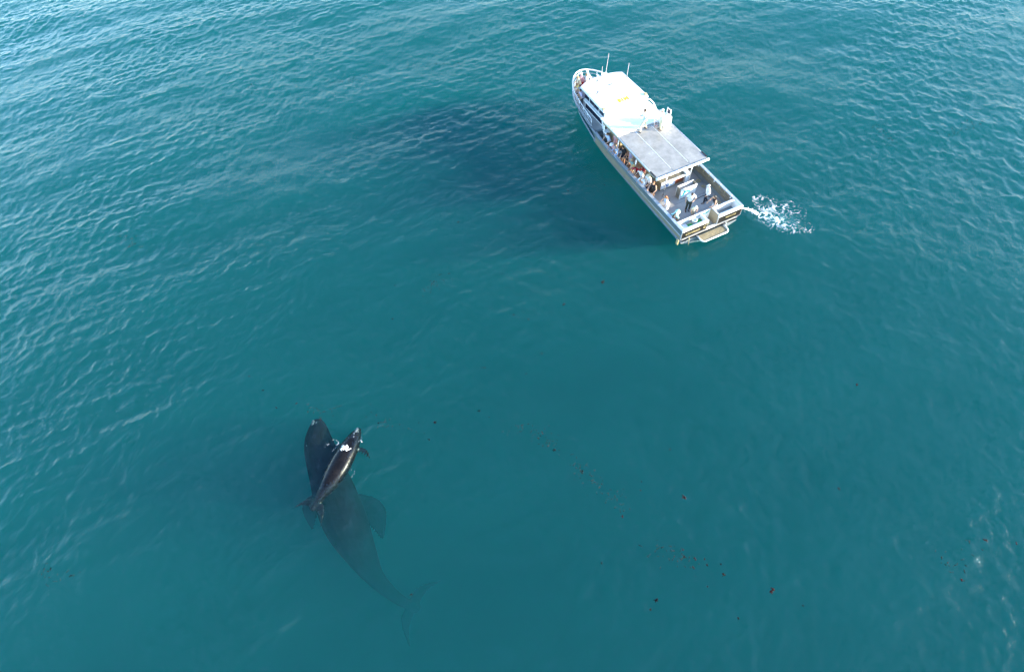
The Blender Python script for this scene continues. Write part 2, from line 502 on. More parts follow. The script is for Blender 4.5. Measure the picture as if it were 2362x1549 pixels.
# white flying bridge floor abaft of it, then the grey canopy
fly = MB().prism([(-2.10, 9.05), (-2.12, 11.45), (2.05, 11.45), (2.10, 8.95), (0.6, 9.12), (-0.6, 9.02)], 2.62, 2.755).build("flybridge_floor", WHITE, boat)
canopy = MB().box(-2.09, 2.09, 3.97, 9.3, 2.60, 2.672, 0.02).build("canopy_roof", ROOFG, boat)
for x0, x1 in ((-2.04, -0.715), (-0.665, 0.675), (0.725, 2.04)):
    MB().box(x0, x1, 4.08, 9.0, 2.668, 2.684, 0.006).build("roof_panel", ROOFG, canopy)
for x in (-0.69, 0.70):
    MB().box(x - 0.020, x + 0.020, 4.35, 8.95, 2.673, 2.690).build("roof_seam", SEAM, canopy)
for sx in (-1, 1):
    MB().tube([(sx * 2.10, 4.2, 2.64), (sx * 2.10, 9.0, 2.64)], 0.05, 8).build("roof_edge_trim", CAPM, canopy)
    MB().box(*sorted((sx * 2.06, sx * 2.17)), 4.15, 4.75, 2.69, 2.72).build("edge_strip", BLACK, canopy)
    MB().box(*sorted((sx * 2.0, sx * 2.06)), 4.3, 11.2, 2.42, 2.60).build("side_valance", BEIGE, canopy)
# after beam: rolled awning lashed to a pipe
MB().tube([(-2.14 + 4.28 * i / 30, 3.93, 2.64 + 0.006 * math.sin(i * 2.1)) for i in range(31)], [0.092 + 0.012 * math.sin(i * 1.7) for i in range(31)], 10).build("rolled_awning", WHITE, canopy)
for i in range(24):
    x = -2.05 + 4.1 * i / 23
    MB().tube([(x - 0.04 + 0.08 * a / 3.14, 3.93 + 0.112 * math.cos(a), 2.64 + 0.112 * math.sin(a)) for a in (0.3, 0.9, 1.5, 2.1, 2.7)], 0.012, 5).build("lashing", GREYM, canopy)
MB().box(-2.1, 2.1, 3.97, 4.03, 2.46, 2.60).build("after_beam", WHITE, canopy)
for x, y in ((-1.05, 4.15), (1.02, 4.15), (-2.0, 6.6), (2.0, 6.6), (-2.0, 9.0), (2.0, 9.0), (-2.0, 11.0), (2.0, 11.0)):
    MB().tube([(x, y, 0.45), (x, y, 2.60)], 0.04, 8).build("canopy_post", STEEL, boat)
# roof fittings
MB().tube([(-0.45, 14.9, 3.27), (-0.45, 14.9, 3.40)], 0.07, 10).build("roof_vent", GREYM, roof)
MB().tube([(-1.28, 13.55, 3.27), (-1.24, 13.52, 3.44), (-1.22, 13.4, 3.47)], 0.055, 8).build("roof_vent", GREYM, roof)
MB().box(0.0, 0.38, 13.95, 14.05, 3.27, 3.31).build("grab_handle", GREYM, roof)
lb = MB().box(0.18, 0.62, 15.22, 15.40, 3.27, 3.46, 0.03).build("search_light", WHITE, roof)
MB().tube([(0.40, 15.40, 3.38), (0.40, 15.47, 3.38)], 0.07, 10).build("lens", GLASSD, lb)
MB().tube([(-0.15, 15.3, 3.25), (-0.15, 15.36, 3.42), (-0.15, 15.5, 3.47)], 0.05, 8).build("horn", STEEL, roof)
for x, y, z, h, dx, dy in ((0.12, 15.28, 3.27, 0.85, 0.02, -0.03), (0.52, 15.30, 3.27, 1.75, 0.12, -0.02), (1.78, 14.2, 3.27, 1.15, 0.06, 0.0)):
    a_ = MB().tube([(x, y, z), (x + dx, y + dy, z + h)], [0.016, 0.008], 6).build("whip_antenna", WHITE, roof)
    MB().tube([(x, y, z), (x, y, z + 0.12)], 0.035, 8).build("antenna_base", GREYM, a_)
MB().box(-1.84, 1.84, 11.32, 11.42, 2.757, 3.119).build("roof_riser", WHITE, roof)
# port and starboard side lights beside the roof step
for sx in (-1, 1):
    MB().box(*sorted((sx * 1.72, sx * 1.92)), 11.5, 11.75, 3.26, 3.36, 0.02).build("side_light_box", GOLD, roof)
# curved guard between the two roofs, starboard, and a small one on port
for sx in (-1, 1):
    MB().tube([(sx * 1.62, 11.35, 3.20), (sx * 1.92, 11.1, 3.12), (sx * 2.02, 10.75, 3.0), (sx * 2.02, 10.4, 2.78)], 0.05, 8).build("step_guard", WHITE, fly)

# flybridge helm: console with wheel, seat and framed screen
con = MB().box(1.30, 1.98, 8.30, 8.92, 2.685, 3.34, 0.06).build("helm_console", WHITE, boat)
MB().box(1.32, 1.96, 8.62, 8.90, 3.342, 3.42, 0.02).build("dash", WHITE, con)
MB().tube([(1.58 + 0.17 * math.cos(a), 8.24 - 0.05 * math.sin(a), 3.20 + 0.17 * math.sin(a)) for a in [i * math.pi / 8 for i in range(16)]], 0.016, 6, closed=True).build("steering_wheel", STEEL, con)
MB().tube([(1.86, 8.45, 3.34), (1.86, 8.45, 3.80), (1.86, 8.86, 3.80), (1.86, 8.86, 3.42)], 0.045, 8).build("screen_frame", WHITE, con)
MB().box(1.845, 1.875, 8.51, 8.80, 3.44, 3.74).build("screen_pane", GLASSD, con)
lad = MB()
for x in (0.70, 0.98): lad.tube([(x, 8.55, 2.685), (x, 8.75, 3.5)], 0.02, 6)
lad_o = lad.build("boarding_ladder", STEEL, boat)
for i in range(4):
    MB().tube([(0.70, 8.58 + 0.05 * i, 2.80 + 0.2 * i), (0.98, 8.58 + 0.05 * i, 2.80 + 0.2 * i)], 0.018, 6).build("rung", WOODR, lad_o)

# saloon wall below the canopy and the counter with its sign
sal = MB().box(-1.15, 1.25, 9.9, 11.9, 0.452, 2.58).build("saloon", BEIGE, boat)
MB().box(-0.6, 0.2, 9.885, 9.9, 0.46, 2.3).build("saloon_door", WOODR, sal)
MB().box(-1.162, -1.15, 10.2, 11.4, 1.45, 2.2).build("saloon_window", GLASSD, sal)
MB().box(1.25, 1.262, 10.2, 11.4, 1.45, 2.2).build("saloon_window", GLASSD, sal)
for y0 in (6.3, 7.5, 8.7):                            # back to back benches under the canopy
    bb = MB().box(-0.75, 0.85, y0, y0 + 0.42, 0.452, 0.86, 0.02).build("bench", BEIGE, boat)
    MB().box(-0.75, 0.85, y0 + 0.43, y0 + 0.48, 0.46, 1.25, 0.01).build("bench_back", ALU_IN, bb)
ctr = MB().box(-0.92, 1.06, 4.72, 5.45, 0.452, 1.16).build("counter", BEIGE, boat)
MB().box(-0.96, 1.10, 4.66, 5.44, 1.162, 1.20).build("counter_top", ALU_IN, ctr)
for x in (-0.25, 0.45):
    MB().box(x, x + 0.03, 4.68, 5.42, 1.20, 1.212).build("top_joint", GREYM, ctr)
MB().box(-0.96, 1.06, 4.60, 4.70, 1.06, 1.215, 0.01).build("counter_lip", WHITE, ctr)
bn = MB().box(-0.92, 0.30, 4.68, 4.72, 0.56, 1.05).build("sign_board", WHITE, ctr)
MB().box(0.32, 1.04, 4.69, 4.72, 0.58, 1.04).build("locker_front", WOODR, ctr)
MB().box(1.08, 1.40, 4.55, 5.1, 0.452, 1.30, 0.02).build("end_cabinet", WHITE, ctr)
def plate(parent, m, name, y, shapes, flip=1):
    for poly in shapes:
        MB().add([(x, y, z) for x, z in poly] + [(x, y - 0.006, z) for x, z in poly],
                 [tuple(range(len(poly))), tuple(range(2 * len(poly) - 1, len(poly) - 1, -1))] + [(i, (i + 1) % len(poly), len(poly) + (i + 1) % len(poly), len(poly) + i) for i in range(len(poly))]).build(name, m, parent)
plate(bn, BLUEG, "blue_print", 4.678, [
    [(-.62, .70), (-.56, .70), (-.56, .84), (-.50, .84), (-.50, .90), (-.56, .90), (-.56, .97), (-.62, .97)],
    [(-.46, .66), (-.30, .66), (-.30, .72), (-.38, .74), (-.36, .86), (-.40, .97), (-.46, .97)],
    [(-.24, .66), (-.18, .66), (-.18, .97), (-.24, .97)],
    [(-.12, .68), (.04, .68), (.04, .74), (-.06, .76), (-.02, .84), (.04, .84), (.04, .96), (-.02, .98), (-.12, .80)],
    [(.08, .68), (.13, .68), (.13, .98), (.08, .98)], [(.17, .68), (.21, .68), (.21, .98), (.17, .98)]])

# box shaped esky stand on the after deck with its printed front
bo = MB().box(-0.26, 1.10, 3.30, 3.34, 0.50, 1.36).build("booth_front", WHITE, boat)
MB().box(-0.26, -0.22, 3.344, 3.74, 0.455, 1.34).build("booth_side", ALU_IN, bo)
MB().box(1.06, 1.10, 3.344, 3.74, 0.455, 1.34).build("booth_side", ALU_IN, bo)
MB().box(-0.26, 1.10, 3.744, 3.78, 0.455, 1.36).build("booth_back", WHITE, bo)
MB().box(-0.21, 1.05, 3.346, 3.742, 0.455, 1.12).build("booth_lid", GREYM, bo)
MB().box(-0.25, -0.12, 3.302, 3.338, 0.455, 0.498).build("booth_foot", WHITE, bo)
plate(bo, TEAL, "teal_print", 3.298, [
    [(-.14, .64), (-.02, .70), (.10, .78), (.20, .92), (.36, 1.00), (.46, 1.08), (.36, 1.13), (.22, 1.10), (.12, 1.16), (.0, 1.12), (.08, 1.02), (-.02, .92), (-.08, .78)],
    [(.30, .92), (.52, .86), (.66, .98), (.58, 1.06), (.42, 1.02)],
    [(.74, .98), (.84, .96), (.92, 1.02), (.86, 1.06)]])
plate(bo, BLUEG, "blue_print", 3.298, [[(.72, 1.14), (.80, 1.12), (.86, 1.20), (.82, 1.30), (.76, 1.26)], [(.22, 1.20), (.50, 1.23), (.50, 1.255), (.22, 1.225)]])

# transom: two tubs with a gate between them
def tub(x0, x1, y0, y1, zf, zt, name):
    t = MB().box(x0, x1, y0, y1, 0.452, zf).build(name, ALU, boat)
    w = 0.075
    for a in ((x0, x1, y0, y0 + w), (x0, x1, y1 - w, y1), (x0, x0 + w, y0 + w, y1 - w), (x1 - w, x1, y0 + w, y1 - w)):
        MB().box(a[0], a[1], a[2], a[3], zf + 0.001, zt, 0.012).build("tub_rim", WHITE, t)
    return t
port_tub = tub(-2.32, -0.40, 0.10, 0.88, 1.06, 1.40, "bait_tub")
star_tub = tub(0.52, 2.32, 0.10, 0.88, 0.80, 1.40, "stern_tub")
MB().add([(0.62, 0.80, 1.405), (2.25, 0.80, 1.405), (2.25, 0.66, 1.405), (0.62, 0.80, 1.43), (2.25, 0.80, 1.43), (2.25, 0.66, 1.43)], [(0, 1, 2), (5, 4, 3), (0, 3, 4, 1), (1, 4, 5, 2), (2, 5, 3, 0)]).build("rim_shelf", WHITE, star_tub)
for x0, x1 in ((-2.44, -0.36), (0.50, 2.44)):
    tp = MB().box(x0, x1, -0.03, 0.095, 1.22, 1.44, 0.02).build("transom_top", WHITE, boat)
    pl = MB().box(x0 + 0.02, x1 - 0.02, -0.012, 0.06, 0.60, 1.218).build("transom_panel", PANEL, boat)
    fr = MB()
    for a in ((x0, x1, 0.565, 0.60), ):
        fr.box(a[0], a[1], -0.02, 0.06, a[2], a[3])
    fr.box(x0 - 0.012, x0 + 0.02, -0.02, 0.06, 0.601, 1.215); fr.box(x1 - 0.02, x1 + 0.012, -0.02, 0.06, 0.601, 1.215)
    fr.build("panel_frame", CAPM, pl)
panels = [c for c in boat.children if c.name.startswith("transom_panel")]
# gate recess: cheeks, sill, folded door with its little sign
MB().box(-0.395, -0.365, 0.10, 0.90, 0.452, 1.39).build("gate_cheek", WHITE, boat)
MB().box(0.485, 0.515, 0.10, 0.90, 0.452, 1.39).build("gate_cheek", ALU_IN, boat)
gate = MB().box(-0.34, 0.46, 0.86, 0.90, 0.50, 1.34).build("gate_door", WHITE, boat)
plate(gate, TEAL, "teal_print", 0.858, [
    [(-.16, 1.04), (-.05, 1.04), (-.05, 1.10), (-.10, 1.12), (-.10, 1.24), (-.16, 1.24)], [(-.02, 1.04), (.05, 1.04), (.05, 1.14), (-.02, 1.14)],
    [(.10, 1.02), (.20, 1.02), (.20, 1.24), (.16, 1.26), (.10, 1.20)], [(.23, 1.04), (.34, 1.14), (.34, 1.26), (.27, 1.24), (.23, 1.16)]])
MB().box(-0.36, 0.48, 0.0, 0.12, 0.451, 0.56).build("gate_sill", WHITE, boat)
MB().box(-0.10, 0.20, 0.30, 0.60, 0.456, 0.66, 0.03).build("gate_step", GOLD, boat)
# swim platform: grating inside a white tube frame, on two brackets
plat = MB().box(-0.92, 1.12, -0.62, -0.03, 0.16, 0.20).build("swim_platform", TAN, boat)
for i in range(9):
    MB().box(-0.92, 1.12, -0.60 + i * 0.065, -0.575 + i * 0.065, 0.2, 0.215).build("grating_bar", TAN, plat)
MB().tube([(-1.0, 0.02, 0.24), (-1.0, -0.45, 0.22), (-0.93, -0.60, 0.22), (-0.78, -0.68, 0.22), (0.98, -0.68, 0.22), (1.13, -0.60, 0.22), (1.20, -0.45, 0.22), (1.20, 0.02, 0.24)], 0.055, 8).build("platform_rail", WHITE, plat)
for x in (-0.8, 1.05):
    MB().add([(x, -0.02, 0.16), (x, -0.02, -0.3), (x, -0.5, 0.16), (x + 0.05, -0.02, 0.16), (x + 0.05, -0.02, -0.3), (x + 0.05, -0.5, 0.16)], [(0, 1, 2), (5, 4, 3), (0, 3, 4, 1), (1, 4, 5, 2), (2, 5, 3, 0)]).build("bracket", ALU, plat)
for x in (1.30, -1.75):
    MB().tube([(x, 0.0, 0.50), (x, -0.10, 0.40), (x, -0.16, -0.1)], 0.03, 6).build("transom_pipe", GOLD if x < 0 else STEEL, boat)
MB().box(-2.56, -2.46, 0.05, 0.25, 0.05, 0.50, 0.02).build("corner_fender", GOLD, boat)

def lettering(txt, parent, m, name, size, loc, rot, shear=0.0, ext=0.006, spacing=1.0, bold=0.0, sx=1.0):
    cu = bpy.data.curves.new("tmp", 'FONT')
    cu.body = txt; cu.size = size; cu.shear = shear; cu.extrude = ext; cu.space_character = spacing; cu.offset = bold
    cu.align_x = 'CENTER'; cu.align_y = 'CENTER'; cu.resolution_u = 3
    t = bpy.data.objects.new("tmp", cu)
    me = bpy.data.meshes.new_from_object(t)
    bpy.data.objects.remove(t); bpy.data.curves.remove(cu)
    me.materials.append(m); me.name = name
    o = link(bpy.data.objects.new(name, me), parent)
    o.location = loc; o.rotation_euler = rot; o.scale = (sx, 1, 1)
    return o
lettering("Contessa", panels[0], GOLD, "name_lettering", 0.33, (-1.55, -0.020, 0.91), (math.radians(90), 0, 0), shear=0.35, bold=0.0, sx=0.95)
lettering("C", panels[0], GOLD, "initial_lettering", 0.44, (-0.58, -0.020, 0.93), (math.radians(90), 0, 0), shear=0.35, sx=1.0)
lettering("FREMANTLE", panels[1], GOLD, "port_lettering", 0.17, (1.56, -0.020, 0.93), (math.radians(90), 0, 0), bold=0.0, sx=0.95)
lettering("E1M", roof, YELLOW, "roof_lettering", 0.48, (0.06, 11.92, 3.276), (0, 0, 0), bold=0.036, ext=0.004, sx=1.08)

# forward rails: three courses and stanchions, a stout white pulpit round the bow
def rail_pt(y, sgn, z, dx=0.0): return (sgn * max(0.0, xs_(y) - 0.04 + dx), y, z)
ry = [12.35, 12.9, 13.6, 14.2, 14.8, 15.3, 15.8, 16.2, 16.6, 16.95, 17.3, 17.55, 17.8, 18.0, 18.15, 18.28]
def ztop(y): return 2.12 + 0.02 * (y - 12)
path = [rail_pt(y, -1, ztop(y), 0.06) for y in ry] + [rail_pt(y, 1, ztop(y), 0.06) for y in ry[::-1]]
rails = MB().tube(path, 0.035, 8).build("bow_rail", STEEL, boat)
pp = [p for p in path if p[1] > 16.1]
MB().tube(pp, 0.055, 8).build("pulpit", WHITE, rails)
for dz in (0.30, 0.58):
    MB().tube([(p[0] * (1 - 0.012), p[1], p[2] - dz) for p in path], 0.016, 6).build("mid_rail", STEEL, rails)
for sgn in (-1, 1):
    for y in (12.4, 13.2, 14.0, 14.8, 15.5, 16.2, 16.9, 17.5):
        MB().tube([rail_pt(y, sgn, zs_(y) + 0.03), rail_pt(y, sgn, ztop(y), 0.06)], 0.022, 6).build("stanchion", STEEL, rails)
MB().box(0.50, 0.62, 17.45, 18.0, 1.30, 1.36).build("bow_roller", STEEL, boat)
MB().add([(0.40, 18.1, 2.20), (0.55, 18.05, 2.20), (0.75, 17.0, 1.27), (0.60, 17.0, 1.27), (0.40, 18.1, 2.26), (0.55, 18.05, 2.26), (0.75, 17.0, 1.33), (0.60, 17.0, 1.33)],
         [(0, 1, 2, 3), (7, 6, 5, 4), (0, 4, 5, 1), (1, 5, 6, 2), (2, 6, 7, 3), (3, 7, 4, 0)]).build("pulpit_brace", WHITE, rails)
# bench along the bow and anchor winch
MB().box(-0.5, 0.5, 16.0, 16.5, 1.252, 1.62, 0.04).build("bow_locker", WHITE, boat)
MB().tube([(0, 17.2, 1.25), (0, 17.2, 1.5)], 0.12, 10).build("anchor_winch", STEEL, boat)

# loose gear in the stern tubs and along the deck
def thing1(name, mb_, m, loc, label, cat, group=None, rz=0):
    o = mb_.build(name, m)
    o.location = bw(*loc); o.rotation_euler = (0, 0, BOAT_RZ + rz)
    return tag(o, label, cat, group)
GREEN = mat("green_mat", (0.01, 0.24, 0.05), 0.6, var=0.2, scale=12, bump=0.004, bscale=60)
for x, lab in ((-1.50, "green mat in the stern tub left of the white bucket"), (-0.72, "green mat in the stern tub between white bucket and gate")):
    thing1("green_mat", MB().box(-0.20, 0.20, -0.15, 0.15, 0, 0.035, 0.01), GREEN, (x, 0.44, 1.063), lab, "mat", "green mats in the stern tub")
TRAY = mat("pale_plastic", (0.55, 0.62, 0.72), 0.4, var=0.06)
tb = MB().box(-0.26, 0.26, -0.2, 0.2, 0, 0.02)
for a in ((-.26, .26, -.2, -.185), (-.26, .26, .185, .2), (-.26, -.245, -.185, .185), (.245, .26, -.185, .185)): tb.box(*a, 0.02, 0.10)
thing1("bait_tray", tb, TRAY, (-1.98, 0.46, 1.063), "pale blue plastic tray at the port end of the stern tub", "tray")
tb2 = MB().box(-0.30, 0.30, -0.05, 0.05, 0, 0.06, 0.015)
thing1("rail_board", tb2, WHITE, (-0.80, 0.72, 1.063), "white board lying behind the right green mat in the stern tub", "board")
bk = MB(); prof = [(0.0, 0.0), (0.13, 0.0), (0.165, 0.30), (0.185, 0.31), (0.185, 0.33), (0.15, 0.33), (0.115, 0.05), (0.0, 0.05)]
vs = []; fs = []; S = 18
for r, z in prof:
    for k in range(S): vs.append((r * math.cos(6.28319 * k / S), r * math.sin(6.28319 * k / S), z))
for i in range(len(prof) - 1):
    for k in range(S): fs.append((i * S + k, i * S + (k + 1) % S, (i + 1) * S + (k + 1) % S, (i + 1) * S + k))
bk.add(vs, fs, True)
thing1("bucket", bk, WHITE, (-1.13, 0.50, 1.063), "round white bucket between the two green mats at the stern", "bucket")
def coil(r, turns, t):
    return [((r - 0.012 * i / 8) * math.cos(i * 0.785), (r - 0.012 * i / 8) * math.sin(i * 0.785), t + 0.012 * (i % 3)) for i in range(8 * turns)]
thing1("rope_coil", MB().tube(coil(0.17, 5, 0.03), 0.022, 6), GOLD, (2.05, 4.2, 0.452), "yellow rope coil on the deck by the starboard bulwark nearest the canopy", "rope", "rope coils on the after deck")
thing1("rope_coil", MB().tube(coil(0.13, 4, 0.03), 0.022, 6), GOLD, (2.02, 3.55, 0.452), "small yellow rope coil by the starboard bulwark behind the printed stand", "rope", "rope coils on the after deck")
thing1("rope_coil", MB().tube(coil(0.15, 4, 0.03), 0.022, 6), GOLD, (1.98, 1.70, 0.452), "yellow rope coil beside the starboard stern tub", "rope", "rope coils on the after deck")
thing1("deck_hose", MB().tube([(0, 0, 0.02), (-0.15, 0.5, 0.02), (-0.32, 0.8, 0.02), (-0.6, 0.9, 0.02), (-1.2, 0.82, 0.02), (-1.9, 0.95, 0.02)], 0.02, 6), BLACK, (1.98, 1.9, 0.452), "dark hose lying across the after deck to starboard", "hose")
bag = MB().ball((0, 0, 0.20), (0.24, 0.17, 0.22)); bag.tube([(-0.12, 0.1, 0.35), (0, 0.12, 0.50), (0.12, 0.1, 0.35)], 0.02, 6)
thing1("black_bag", bag, BLACK, (-1.45, 4.95, 0.452), "black bag on the deck under the port after corner of the canopy", "bag")
# ------------------------------------------------------------------ people
SKIN = [mat("skin_light", (0.58, 0.33, 0.21), 0.55, var=0.08), mat("skin_tan", (0.46, 0.23, 0.12), 0.55, var=0.08)]
def cloth(name, c): return mat("cloth_" + name, c, 0.85, var=0.10, scale=14, bump=0.006, bscale=16)
CL = {n: cloth(n, c) for n, c in dict(white=(0.78, 0.78, 0.78), paleblue=(0.50, 0.60, 0.76), pink=(0.66, 0.36, 0.36), lilac=(0.52, 0.46, 0.62), black=(0.012, 0.012, 0.016),
      navy=(0.014, 0.02, 0.06), grey=(0.30, 0.32, 0.36), greengrey=(0.22, 0.33, 0.30), crimson=(0.42, 0.015, 0.05), maroon=(0.20, 0.012, 0.03), cream=(0.70, 0.62, 0.42),
      yellow=(0.78, 0.52, 0.12), red=(0.42, 0.03, 0.02), olive=(0.06, 0.065, 0.04), mint=(0.40, 0.70, 0.62), beige=(0.48, 0.38, 0.26), brown=(0.16, 0.09, 0.05), charcoal=(0.04, 0.042, 0.05)).items()}
HAIR = {n: mat("hair_" + n, c, 0.5, var=0.25, scale=30, bump=0.01, bscale=60) for n, c in dict(dark=(0.012, 0.009, 0.007), brown=(0.06, 0.03, 0.015), ginger=(0.26, 0.09, 0.025), blond=(0.48, 0.33, 0.14), grey=(0.3, 0.29, 0.28)).items()}
SHOE = mat("shoe", (0.05, 0.05, 0.055), 0.6, var=0.2)

def voxel(mb_, size, name, smooth_iter=2):
    o = bpy.data.objects.new("tmp", mb_.mesh("tmp")); COL.objects.link(o)
    r = o.modifiers.new("r", 'REMESH'); r.mode = 'VOXEL'; r.voxel_size = size; r.use_smooth_shade = True
    if smooth_iter:
        sm = o.modifiers.new("s", 'SMOOTH'); sm.iterations = smooth_iter; sm.factor = 0.5
    dg = bpy.context.evaluated_depsgraph_get()
    me = bpy.data.meshes.new_from_object(o.evaluated_get(dg))
    bpy.data.objects.remove(o)
    me.name = name
    return me

def pose_joints(lean=3, legs=None, wrists=None, sway=0.0, head=0):
    """joint positions of a 1.75 m figure that faces +y; lean = forward tilt of the trunk in degrees"""
    J = {}
    pel = Vector((0, -0.30 * math.sin(math.radians(lean)) * 0.6, 0.95 - 0.06 * (lean > 30)))
    R = Matrix.Rotation(math.radians(-lean), 3, 'X') @ Matrix.Rotation(math.radians(sway), 3, 'Y')
    U = lambda x, y, z: pel + R @ Vector((x, y, z))
    J['R'] = R; J['pel'] = pel
    J['waist'] = U(0, 0, 0.16); J['chest'] = U(0, 0.01, 0.36); J['neck'] = U(0, 0.0, 0.53)
    H = R @ Matrix.Rotation(math.radians(head), 3, 'X')
    J['H'] = H
    J['head'] = J['neck'] + H @ Vector((0, 0.035, 0.155))
    for s, k in ((-1, 'l'), (1, 'r')):
        J['hip' + k] = pel + Vector((s * 0.09, 0, -0.03))
        if legs: J['knee' + k], J['ank' + k] = Vector(legs[k][0]), Vector(legs[k][1])
        else:
            J['ank' + k] = Vector((s * 0.11, 0.02 * s, 0.085)); J['knee' + k] = (J['hip' + k] + J['ank' + k]) / 2 + Vector((0, 0.04, 0.02))
        J['sh' + k] = U(s * 0.185, 0, 0.475)
        w = Vector(wrists[k]) if wrists else U(s * 0.27, 0.05, -0.06)
        sh = J['sh' + k]; d = w - sh; L = d.length; ua = 0.285
        if L > 0.55: w = sh + d * (0.55 / L); L = 0.55; d = w - sh
        h = math.sqrt(max(0.0, ua * ua - (L / 2) ** 2))
        side = Vector((s * 0.7, -0.35, -0.6)); side -= d.normalized() * side.dot(d.normalized()); side.normalize()
        J['elb' + k] = sh + d / 2 + side * h
        J['wri' + k] = w
    return J

def fig_parts(J, female=False):
    """body (skin), garments, hair and hats for one pose, all as meshes"""
    P = {}
    R, H = J['R'], J['H']
    b = MB()
    def trunk(m, g, top=True):
        m.ball(J['pel'] + R @ Vector((0, 0, 0.02)), (0.165 + g, 0.115 + g, 0.13 + g), rot=R)
        m.ball(J['waist'], (0.14 + g, 0.105 + g, 0.15 + g), rot=R)
        m.ball(J['chest'], (0.165 + g, 0.12 + g, 0.19 + g), rot=R)
        m.tube([J['shl'], J['neck'] + R @ Vector((0, 0, -0.05)), J['shr']], [0.06 + g, 0.075 + g, 0.06 + g], 10)
    trunk(b, 0)
    b.tube([J['neck'] + R @ Vector((0, -0.01, -0.06)), J['head'] + H @ Vector((0, -0.02, -0.06))], [0.062, 0.052], 10)
    hd = J['head']
    b.ball(hd + H @ Vector((0, 0, 0.015)), (0.076, 0.094, 0.112), 16, 12, rot=H)
    b.ball(hd + H @ Vector((0, 0.03, -0.055)), (0.054, 0.06, 0.06), rot=H)            # jaw
    b.tube([hd + H @ Vector((0, 0.085, 0.03)), hd + H @ Vector((0, 0.112, -0.015))], [0.010, 0.018], 8)   # nose
    for s in (-1, 1):
        b.ball(hd + H @ Vector((s * 0.078, -0.005, 0.0)), (0.012, 0.022, 0.032), 8, 6, rot=H)             # ears
    b.tube([hd + H @ Vector((-0.022, 0.088, -0.05)), hd + H @ Vector((0.022, 0.088, -0.05))], 0.009, 6)   # lips
    for k, s in (('l', -1), ('r', 1)):
        b.tube([J['hip' + k], J['hip' + k].lerp(J['knee' + k], .5), J['knee' + k], J['knee' + k].lerp(J['ank' + k], .3), J['ank' + k]], [0.088, 0.078, 0.056, 0.058, 0.038], 10)
        f = J['ank' + k]
        b.tube([f + Vector((0, -0.05, -0.045)), f + Vector((s * .01, 0.06, -0.045)), f + Vector((s * .02, 0.16, -0.055))], [0.036, 0.038, 0.026], 8)
        b.tube([f, f + Vector((0, -0.01, -0.05))], 0.038, 8)
        b.tube([J['sh' + k], J['sh' + k].lerp(J['elb' + k], .5), J['elb' + k], J['elb' + k].lerp(J['wri' + k], .35), J['wri' + k]], [0.056, 0.048, 0.039, 0.038, 0.026], 10)
        w = J['wri' + k]; d = (w - J['elb' + k]).normalized()
        a = d.cross(Vector((0, 0, 1)));  a = a.normalized() if a.length > .2 else Vector((0, 1, 0))
        nrm = a.cross(d).normalized()
        b.ball(w + d * 0.045, (0.04, 0.05, 0.02), 10, 8, rot=Matrix((a, d, nrm)).transposed())            # palm
        for q, (o, ln) in enumerate(((-0.03, 0.062), (-0.01, 0.075), (0.011, 0.070), (0.031, 0.055))):    # fingers, slightly curled
            r0 = w + d * 0.08 + a * o
            b.tube([r0 - d * 0.02, r0 + d * ln * .5 - nrm * 0.006, r0 + d * ln - nrm * 0.022], [0.0105, 0.010, 0.0085], 6)
        t0 = w + d * 0.03 + a * (-0.035 * s)
        b.tube([t0, t0 + d * 0.03 - a * 0.025 * s, t0 + d * 0.06 - a * 0.03 * s], [0.013, 0.012, 0.009], 6)
    P['body'] = voxel(b, 0.0115, "person", 2)
    def shirt(sl):
        m = MB(); trunk(m, 0.022)
        m.tube([J['pel'] + R @ Vector((0, 0, -0.06)), J['waist']], [0.155, 0.145], 12)
        for k in 'lr':
            e = J['sh' + k].lerp(J['elb' + k], 0.62)
            pts = [J['sh' + k], e] if sl == 0 else [J['sh' + k], J['elb' + k], J['elb' + k].lerp(J['wri' + k], .9)]
            m.tube(pts, [0.075, 0.070] if sl == 0 else [0.075, 0.060, 0.045], 10)
        return voxel(m, 0.019, "shirt", 2)
    P['shirt'] = shirt(0); P['longshirt'] = shirt(1)
    m = MB(); trunk_top = MB()
    trunk(m, 0.016)
    P['singlet'] = voxel(m, 0.019, "singlet", 2)
    def pants(t, flare=0.02):
        m = MB(); m.ball(J['pel'] + R @ Vector((0, 0, 0.0)), (0.185, 0.135, 0.13), rot=R)
        for k in 'lr':
            pts = [J['hip' + k], J['hip' + k].lerp(J['knee' + k], .55)]
            rs = [0.105, 0.098]
            if t > 0: pts += [J['knee' + k], J['knee' + k].lerp(J['ank' + k], .35), J['knee' + k].lerp(J['ank' + k], .92)]; rs += [0.075, 0.072, 0.062]
            else: pts += [J['hip' + k].lerp(J['knee' + k], .8)]; rs += [0.10]
            m.tube(pts, rs, 10)
        return voxel(m, 0.019, "trousers", 2)
    P['shorts'] = pants(0); P['trousers'] = pants(1)
    m = MB()
    mid = (J['kneel'] + J['kneer']) / 2
    m.tube([J['waist'], J['pel'], J['pel'].lerp(mid, .5), J['pel'].lerp(mid, .95)], [0.15, 0.185, 0.20, 0.225], 14)
    P['skirt'] = voxel(m, 0.02, "skirt", 2)
    for k in 'lr':
        m = MB(); f = J['ank' + k]
        m.tube([f + Vector((0, -0.07, -0.045)), f + Vector((0, 0.06, -0.045)), f + Vector((0, 0.18, -0.055))], [0.04, 0.046, 0.03], 8)
        P['shoe' + k] = m.mesh("shoe")
    def hairm(long):
        m = MB(); m.ball(hd + H @ Vector((0, -0.018, 0.035)), (0.088, 0.098, 0.108), 14, 10, rot=H)
        if long:
            m.tube([hd + H @ Vector((0, -0.06, 0.03)), hd + H @ Vector((0, -0.10, -0.10)), J['neck'] + R @ Vector((0, -0.12, -0.14))], [0.085, 0.085, 0.05], 10)
        return voxel(m, 0.014, "hair", 1)
